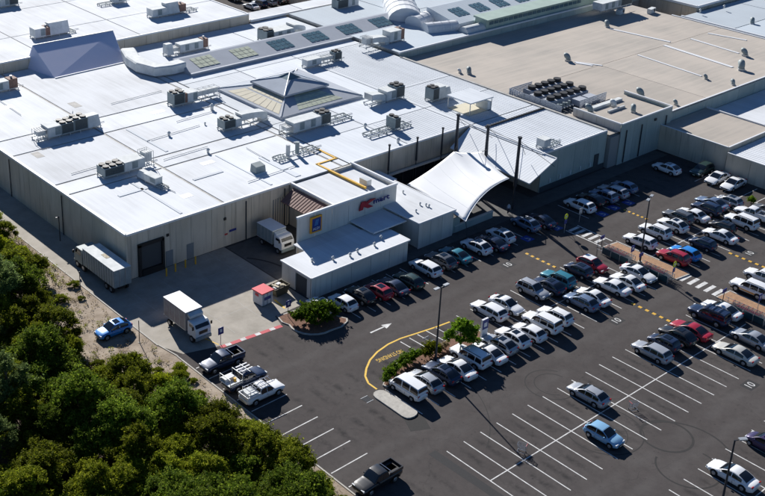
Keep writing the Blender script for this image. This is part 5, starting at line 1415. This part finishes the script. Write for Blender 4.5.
def trolley(x, y, rz, label, group=None, z=0.0):
    if not used[0]: o = TP; used[0] = True
    else: o = copy_tree(TP)
    o.location = (x,y,z+.008); o.rotation_euler = (0,0,rz); o['label'] = label; o['category'] = 'trolley'
    o['group'] = group or 'shopping trolleys'
    return o
x,y,_ = at(521.5,452.5); trolley(x,y,.4,'shopping trolley abandoned on the painted row line among empty bays')
x,y,_ = at(633,410); trolley(x,y,-1.9,'shopping trolley left alone near the circling tyre marks')
def trolley_bay(x, y0, y1, label, n, nm, side=-1):
    t = thing('trolley_bay', label, 'trolley bay', (x,y0,.0))
    L = y1-y0
    rl = []
    for s in (-.75,.75):
        for z in (.45,.9): MB().cyl((s,0,z),(s,L,z),.035,n=6).build('rail','steel_galv',t)
        k = 0
        while k*1.4 <= L: MB().cyl((s,k*1.4,0),(s,k*1.4,.95),.04,n=6).build('post','steel_galv',t); k += 1
    k = 0
    while (k+1)*1.4 <= L+.01:
        MB().box(-.80,-.77,k*1.4+.06,k*1.4+1.34,.12,1.0).build('screen_panel','shelter_teal',t); k += 1
    MB().cyl((0,L-.1,0),(0,L-.1,2.1),.05,n=8).build('sign_post','steel_dark',t); MB().cbox((0,L-.1,2.0),(.9,.06,.5)).build('bay_sign','sign_blue',t)
    for k in range(n):
        trolley(x-.38, y0+.5+k*.27, PI, 'nested shopping trolley in the '+nm, 'trolleys nested in the '+nm)
        if k % 2 == 0: trolley(x+.36, y0+.6+k*.3, PI, 'nested shopping trolley in the '+nm, 'trolleys nested in the '+nm)
trolley_bay(48.3,17.6,22.6,'teal screened trolley bay beside the tan walkway in the sun',12,'teal bay beside the upper walkway')
trolley_bay(48.2,11.6,16.4,'trolley bay with rails next to the white sedans',12,'railed bay next to the white sedans')
trolley_bay(48.3,-1.6,4.4,'teal screened trolley bay beside the second walkway',14,'teal bay beside the second walkway')

# a shopper at the entrance, one continuous skinned figure
def person(x, y, rz, label):
    t = thing('person', label, 'person', (x,y,.01), rz)
    vs = [(0,0,.95),(0,.01,1.15),(0,0,1.38),(0,0,1.48),(0,.02,1.58),(0,.02,1.72),
          (.17,0,1.38),(.22,-.02,1.12),(.23,.10,.90),(-.17,0,1.38),(-.22,.03,1.12),(-.23,.14,.90),
          (.09,0,.90),(.10,.10,.50),(.10,.02,.09),(.10,.17,.05),(-.09,0,.90),(-.10,-.06,.50),(-.10,-.2,.10),(-.10,-.06,.05)]
    es = [(0,1),(1,2),(2,3),(3,4),(4,5),(2,6),(6,7),(7,8),(2,9),(9,10),(10,11),(0,12),(12,13),(13,14),(14,15),(0,16),(16,17),(17,18),(18,19)]
    rd = [.15,.14,.16,.055,.09,.085,.075,.055,.04,.075,.055,.04,.10,.07,.05,.045,.10,.07,.05,.045]
    me = bpy.data.meshes.new('body'); me.from_pydata(vs, es, []); me.materials.append(MATS['shirt'])
    o = bpy.data.objects.new('body', me); COL.objects.link(o); o.parent = t
    md = o.modifiers.new('skin','SKIN'); 
    for i, d in enumerate(me.skin_vertices[0].data): d.radius = (rd[i], rd[i]*.85); d.use_root = (i == 0)
    o.modifiers.new('sub','SUBSURF').levels = 1; o.modifiers['sub'].render_levels = 1
    MB().loft([[(.10*s*math.cos(a), .02+.10*s*math.sin(a), z) for a in [2*PI*k/10 for k in range(10)]] for s, z in ((.9,1.66),(1.0,1.74),(.8,1.81),(.3,1.84))]).build('hair','black_trim',t,smooth=True)
    for s in (-1,1):
        yk = .10 if s > 0 else -.06; ya = .02 if s > 0 else -.2
        MB().loft([[(s*.10+r*math.cos(a), yy+r*math.sin(a), z) for a in [2*PI*k/10 for k in range(10)]] for yy, z, r in ((0,.97,.125),(yk,.52,.095),(ya,.14,.075))]).build('trouser_leg','trousers',t,smooth=True)
        MB().cbox((s*.23,.12 if s>0 else .16,.83),(.05,.06,.13)).build('hand','skin',t)
    return t
x,y,_ = at(508,214); person(x,y,2.6,'person in pale shirt and dark trousers walking under the sail')
# entrance clutter in the shade
t = thing('entrance_planter','long low blue grey barrier wall under the sail','barrier',(40.2,38.4,0)); MB().box(-4,4,-.15,.15,0,1.0).build('wall','wall_teal',t); MB().box(-4.1,4.1,-.2,.2,1.0,1.08).build('coping','wall_light',t)
t = thing('beam','pale beam spanning the dark entrance under the sail','beam',(42.5,46.5,3.3)); MB().box(-4.5,4.5,-.2,.2,0,.45).build('beam_body','wall_light',t)
MB().box(-1.6,2.2,-.32,-.21,-.5,.4).build('red_board','sign_red',t)
for s in (-4.3,4.3): MB().cyl((s,0,-3.3),(s,0,0),.14,n=10).build('column','wall_light',t)

# ------------------------------------------------------------------ vegetation
def leaf_cloud(nl, pts_fn, size, seed, up=.5):
    rg = np.random.default_rng(seed)
    c = pts_fn(rg, nl)
    n = rg.normal(size=(nl,3)); n[:,2] = np.abs(n[:,2])+up; n /= np.linalg.norm(n,axis=1)[:,None]
    a = np.cross(n, rg.normal(size=(nl,3))); a /= np.linalg.norm(a,axis=1)[:,None]; b = np.cross(n,a)
    s = size*rg.uniform(.6,1.35,(nl,1))
    v = np.empty((nl,4,3)); asp = rg.uniform(.35,.65,(nl,1))
    v[:,0] = c-a*s*1.25; v[:,1] = c-b*s*asp; v[:,2] = c+a*s*1.25; v[:,3] = c+b*s*asp
    return v.reshape(-1,3)
def quads_mesh(name, v, mt):
    n = len(v)//4; me = bpy.data.meshes.new(name)
    me.vertices.add(len(v)); me.vertices.foreach_set('co', v.astype(np.float32).ravel())
    me.loops.add(n*4); me.loops.foreach_set('vertex_index', np.arange(n*4,dtype=np.int32))
    me.polygons.add(n); me.polygons.foreach_set('loop_start', np.arange(0,n*4,4,dtype=np.int32)); me.polygons.foreach_set('loop_total', np.full(n,4,dtype=np.int32))
    me.update(calc_edges=True); me.materials.append(MATS[mt]); return me
def crown_points(lobes):
    cs = np.array([l[:3] for l in lobes]); rs = np.array([l[3] for l in lobes]); fl = np.array([l[4] for l in lobes])
    pw = rs**2; pw = pw/pw.sum()
    def f(rg, n):
        # twigs first, then leaves clumped round each twig end
        nt_ = max(20, n//26); k = rg.choice(len(cs), nt_, p=pw)
        d = rg.normal(size=(nt_,3)); d[:,2] += .35; d /= np.linalg.norm(d,axis=1)[:,None]; d[:,2] = np.where(d[:,2] < -.3, -d[:,2], d[:,2])
        r = rs[k]*(rg.uniform(.35,1.0,nt_)**.5+(rg.random(nt_) < .3)*rg.uniform(0,.55,nt_))
        q = rg.integers(0,nt_,n); t_ = rg.uniform(.35,1.05,n)
        sc = np.stack([np.ones(n),np.ones(n),fl[k][q]],1)
        return cs[k][q]+d[q]*(r[q]*t_)[:,None]*sc+rg.normal(size=(n,3))*.085
    return f
def tree_proto(seed, h, r, mt, nl, leaf, open_=.0, name='tree', nlobes=20):
    rg = random.Random(seed); t = bpy.data.objects.new(name, None); COL.objects.link(t); t.empty_display_size = .4
    tr_ = MB(); lean = (rg.uniform(-.3,.3), rg.uniform(-.3,.3))
    tips = []; z0 = h*rg.uniform(.22,.34)
    p0 = Vector((0,0,-.1)); p1 = Vector((lean[0]*.5,lean[1]*.5,z0)); tr_.cyl(p0,p1,.05*h*.42,.05*h*.32,n=8)
    lobes = []
    for k in range(nlobes):
        a = k*2.399+rg.uniform(-.5,.5); rad = r*math.sqrt((k+.3)/nlobes)*rg.uniform(.75,1.0)
        z = h*(.80-.42*(rad/r)**2)*rg.uniform(.82,1.12)
        c = Vector((lean[0]+rad*math.cos(a), lean[1]+rad*math.sin(a), max(.55,z)))
        lr = r*rg.uniform(.24,.40); lobes.append((c.x,c.y,c.z,lr,rg.uniform(.55,1.25)))
        mid = p1.lerp(c,.5)+Vector((rg.uniform(-.15,.15),rg.uniform(-.15,.15),.15))
        tr_.cyl(p1,mid,.05*h*.2,.05*h*.12,n=5,caps=False); tr_.cyl(mid,c,.05*h*.12,.02,n=5,caps=False)
        for j in range(3):
            e = c+Vector((rg.uniform(-1,1),rg.uniform(-1,1),rg.uniform(-.2,.9)))*lr*.9
            tr_.cyl(mid.lerp(c,.6),e,.03,.01,n=4,caps=False)
    tr_.build('trunk','bark',t)
    v = leaf_cloud(nl, crown_points(lobes), leaf, seed)
    link('crown', quads_mesh('crown', v, mt), t)
    return t
KINDS = [
 ('olive_tree','dense olive green tree in the bushland beside the car park', [tree_proto(s,4.9,2.3,'leaf_olive',27000,.082,name='bush_tree') for s in (1,2)]),
 ('dark_tree','dark green rounded tree in the bushland beside the car park', [tree_proto(s,5.4,2.4,'leaf_dark',28000,.082,name='bush_tree') for s in (3,4)]),
 ('grey_tree','grey green open crowned gum tree in the bushland', [tree_proto(s,6.0,2.1,'leaf_grey',17000,.078,name='gum_tree',nlobes=12) for s in (5,)]),
 ('yellow_shrub','yellow green feathery shrub in the bushland', [tree_proto(s,3.0,1.7,'leaf_yellow',15000,.075,name='bush_shrub') for s in (6,)]),
]
placed = set()
def put_tree(proto, x, y, s, rz, label, group, z=.05):
    o = proto if proto.name not in placed else copy_tree(proto)
    placed.add(proto.name)
    o.location = (x,y,z); o.rotation_euler = (0,0,rz); o.scale = (s,s,s*random.uniform(.85,1.12))
    o['label'] = label; o['category'] = 'tree' if 'tree' in label else 'shrub'; o['group'] = group
    return o
edge = [(130,-14.6),(75,-14.8),(63,-15.6),(57,-17.6),(49,-20.6),(40,-21.2),(34,-19.6),(29,-18.2),(24,-17.0),(19,-15.5),(14,-14.9),(8.5,-15.6),(4,-17.8),(-30,-21)]
def edge_x(y):
    for (ya,xa),(yb,xb) in zip(edge,edge[1:]):
        if yb <= y <= ya: return lerp(xb,xa,(y-yb)/(ya-yb))
    return -22
rt = random.Random(21); spots = []
tries = 0
while tries < 9000:
    tries += 1
    y = rt.uniform(-14,100); x = rt.uniform(-72,-14)
    if x > edge_x(y)+.3: continue
    u, v = proj(x,y,3.0)
    if not (-45 < u < 800 and -40 < v < 560): continue
    md = 2.35 if x > edge_x(y)-6 else 2.75
    if all((x-a)**2+(y-b)**2 > md*md for a,b in spots): spots.append((x,y))
for i,(x,y) in enumerate(spots):
    e = edge_x(y)-x
    q = rt.random()
    k = 0 if q < .46 else (1 if q < .78 else (2 if q < .88 else 3))
    if e < 1.5 and q > .5: k = 3 if q > .8 else 0
    pr = KINDS[k][2]; s = rt.uniform(.70,1.42)*(.85 if e < 2 else 1.0)
    sz = 'tall' if s > 1.02 else ('medium' if s > .84 else 'small')
    kn = ('dense olive green tree','dark green rounded tree','grey green open crowned gum tree','yellow green feathery shrub')[k]
    zone = ('deep in the bushland' if e > 7 else 'behind the front line of bushes' if e > 3.2 else 'at the kerb beside the long store wall' if y > 57 else 'at the sandy edge near the blue SUV' if y > 38
            else 'at the edge beside the parked utes' if y > 22 else 'at the edge beside the empty kerb bays' if y > 9 else 'at the edge near the black ute')
    lb = '%s %s %s' % (sz, kn, zone)
    put_tree(rt.choice(pr), x, y, s, rt.uniform(0,6.28), lb, lb+' set')
rs_ = random.Random(77)
for i in range(26):
    y = rs_.uniform(30,62) if i < 20 else rs_.uniform(6,30)
    x = rs_.uniform(edge_x(y)+.4, -13.0)
    if abs(x+14.8) < 3.2 and abs(y-44.6) < 1.9: continue
    q = put_tree(KINDS[3][2][0], x, y, rs_.uniform(.26,.55), rs_.uniform(0,6.28), 'low scrubby shrub on the sandy verge', 'low scrubby shrubs on the verge', -.12)
    q.scale[2] *= .75; q.location[2] = -.35*q.scale[2]
# undergrowth and dry grass
def scatter(n, region, size, zr, seed, clump=0):
    def f(rg, m_):
        out = []
        while len(out) < m_:
            p = region(rg)
            for _ in range(clump): out.append(p+np.array([rg.normal()*.18,rg.normal()*.18,rg.uniform(*zr)]))
        return np.array(out[:m_])
    return leaf_cloud(n, f, size, seed, .0)
def reg_under(rg):
    while True:
        y = rg.uniform(-10,95); x = edge_x(y)-abs(rg.normal())*9+1.4
        if x > -70: return np.array([x,y,.06])
def reg_dry(rg):
    while True:
        y = rg.uniform(-4,84); x = rg.uniform(edge_x(y)-1,-12.3)
        if x < -12.4: return np.array([x,y,.06])
tag(link('undergrowth', quads_mesh('undergrowth', scatter(42000, reg_under, .14, (0,.8), 5, 16), 'leaf_dark')), kind='stuff')
tag(link('dry_grass', quads_mesh('dry_grass', scatter(16000, reg_dry, .07, (0,.32), 6, 14), 'leaf_dry')), kind='stuff')
tag(link('weeds', quads_mesh('weeds', scatter(7000, reg_dry, .08, (0,.5), 8, 40), 'leaf_olive')), kind='stuff')
# rounded shrub at the annex corner, hedge, small median tree
def shrub(x, y, lobes, label, nl, leaf, mt, seed, name='shrub', z=.12, cat='shrub'):
    t = thing(name, label, cat, (x,y,z)); st = MB()
    for l in lobes: st.cyl((l[0]*.4,l[1]*.4,0),(l[0],l[1],l[2]),.05,.02,n=5)
    st.build('stem','bark',t)
    link('foliage', quads_mesh('foliage', leaf_cloud(nl, crown_points(lobes), leaf, seed), mt), t)
    return t
shrub(5.7,32.6,[(-2.2,.6,.9,1.0,.9),(-1.0,.2,1.2,1.2,.9),(.3,-.3,1.3,1.2,.9),(1.5,-.7,1.2,1.15,.9),(2.2,-1.2,.9,.9,.9),(-1.4,-1.0,.9,1.0,.9),(.2,-1.5,.9,1.1,.9),(-.2,1.0,1.0,1.0,.9),(1.3,.5,1.0,1.0,.9)],'broad green rounded shrub on the kerbed island at the annex corner',12000,.13,'leaf_hedge',31)
shrub(4.6,18.4,[(-1.2,-.5,.5,.6,.9),(-.3,-.1,.6,.7,.9),(.7,.2,.6,.7,.9)],'low dark green hedge at the kerb end of the island',3500,.11,'leaf_hedge',32)
shrub(8.0,18.9,[(-1.2,-.1,.6,.75,.9),(-.2,.1,.7,.8,.9),(.9,.0,.7,.8,.9)],'low bright green hedge in the middle of the island',4200,.11,'leaf_hedge',33)
shrub(11.0,18.6,[(-.6,0,.7,.8,.9),(.3,.1,.9,.9,.9),(.8,-.2,.6,.6,.9)],'yellow green bush round the foot of the light pole',3800,.11,'leaf_yellow',34)
shrub(13.0,18.6,[(-.3,0,.4,.5,.9),(.4,.1,.4,.5,.9)],'small reddish brown low plants on the mulch',700,.1,'leaf_dry',36)
mtree = tree_proto(41,4.4,1.75,'leaf_hedge',6500,.14,name='median_tree'); mx_,my_,_ = at(459,352)
mtree.location = (mx_,my_,.13); tag(mtree,'small bright green tree on the hedge island beside the blue sign','tree'); mtree.name = 'median_tree'
shrub(82.8,15.0,[(-.5,0,.7,.8,.9),(.5,.2,.8,.9,.9)],'green shrub on the corner island beside the wing wall',2600,.14,'leaf_hedge',37)
shrub(78.9,17.8,[(0,0,.5,.6,.9),(.5,.2,.4,.5,.9)],'small low shrub at the end of the far car row',1500,.12,'leaf_hedge',38)
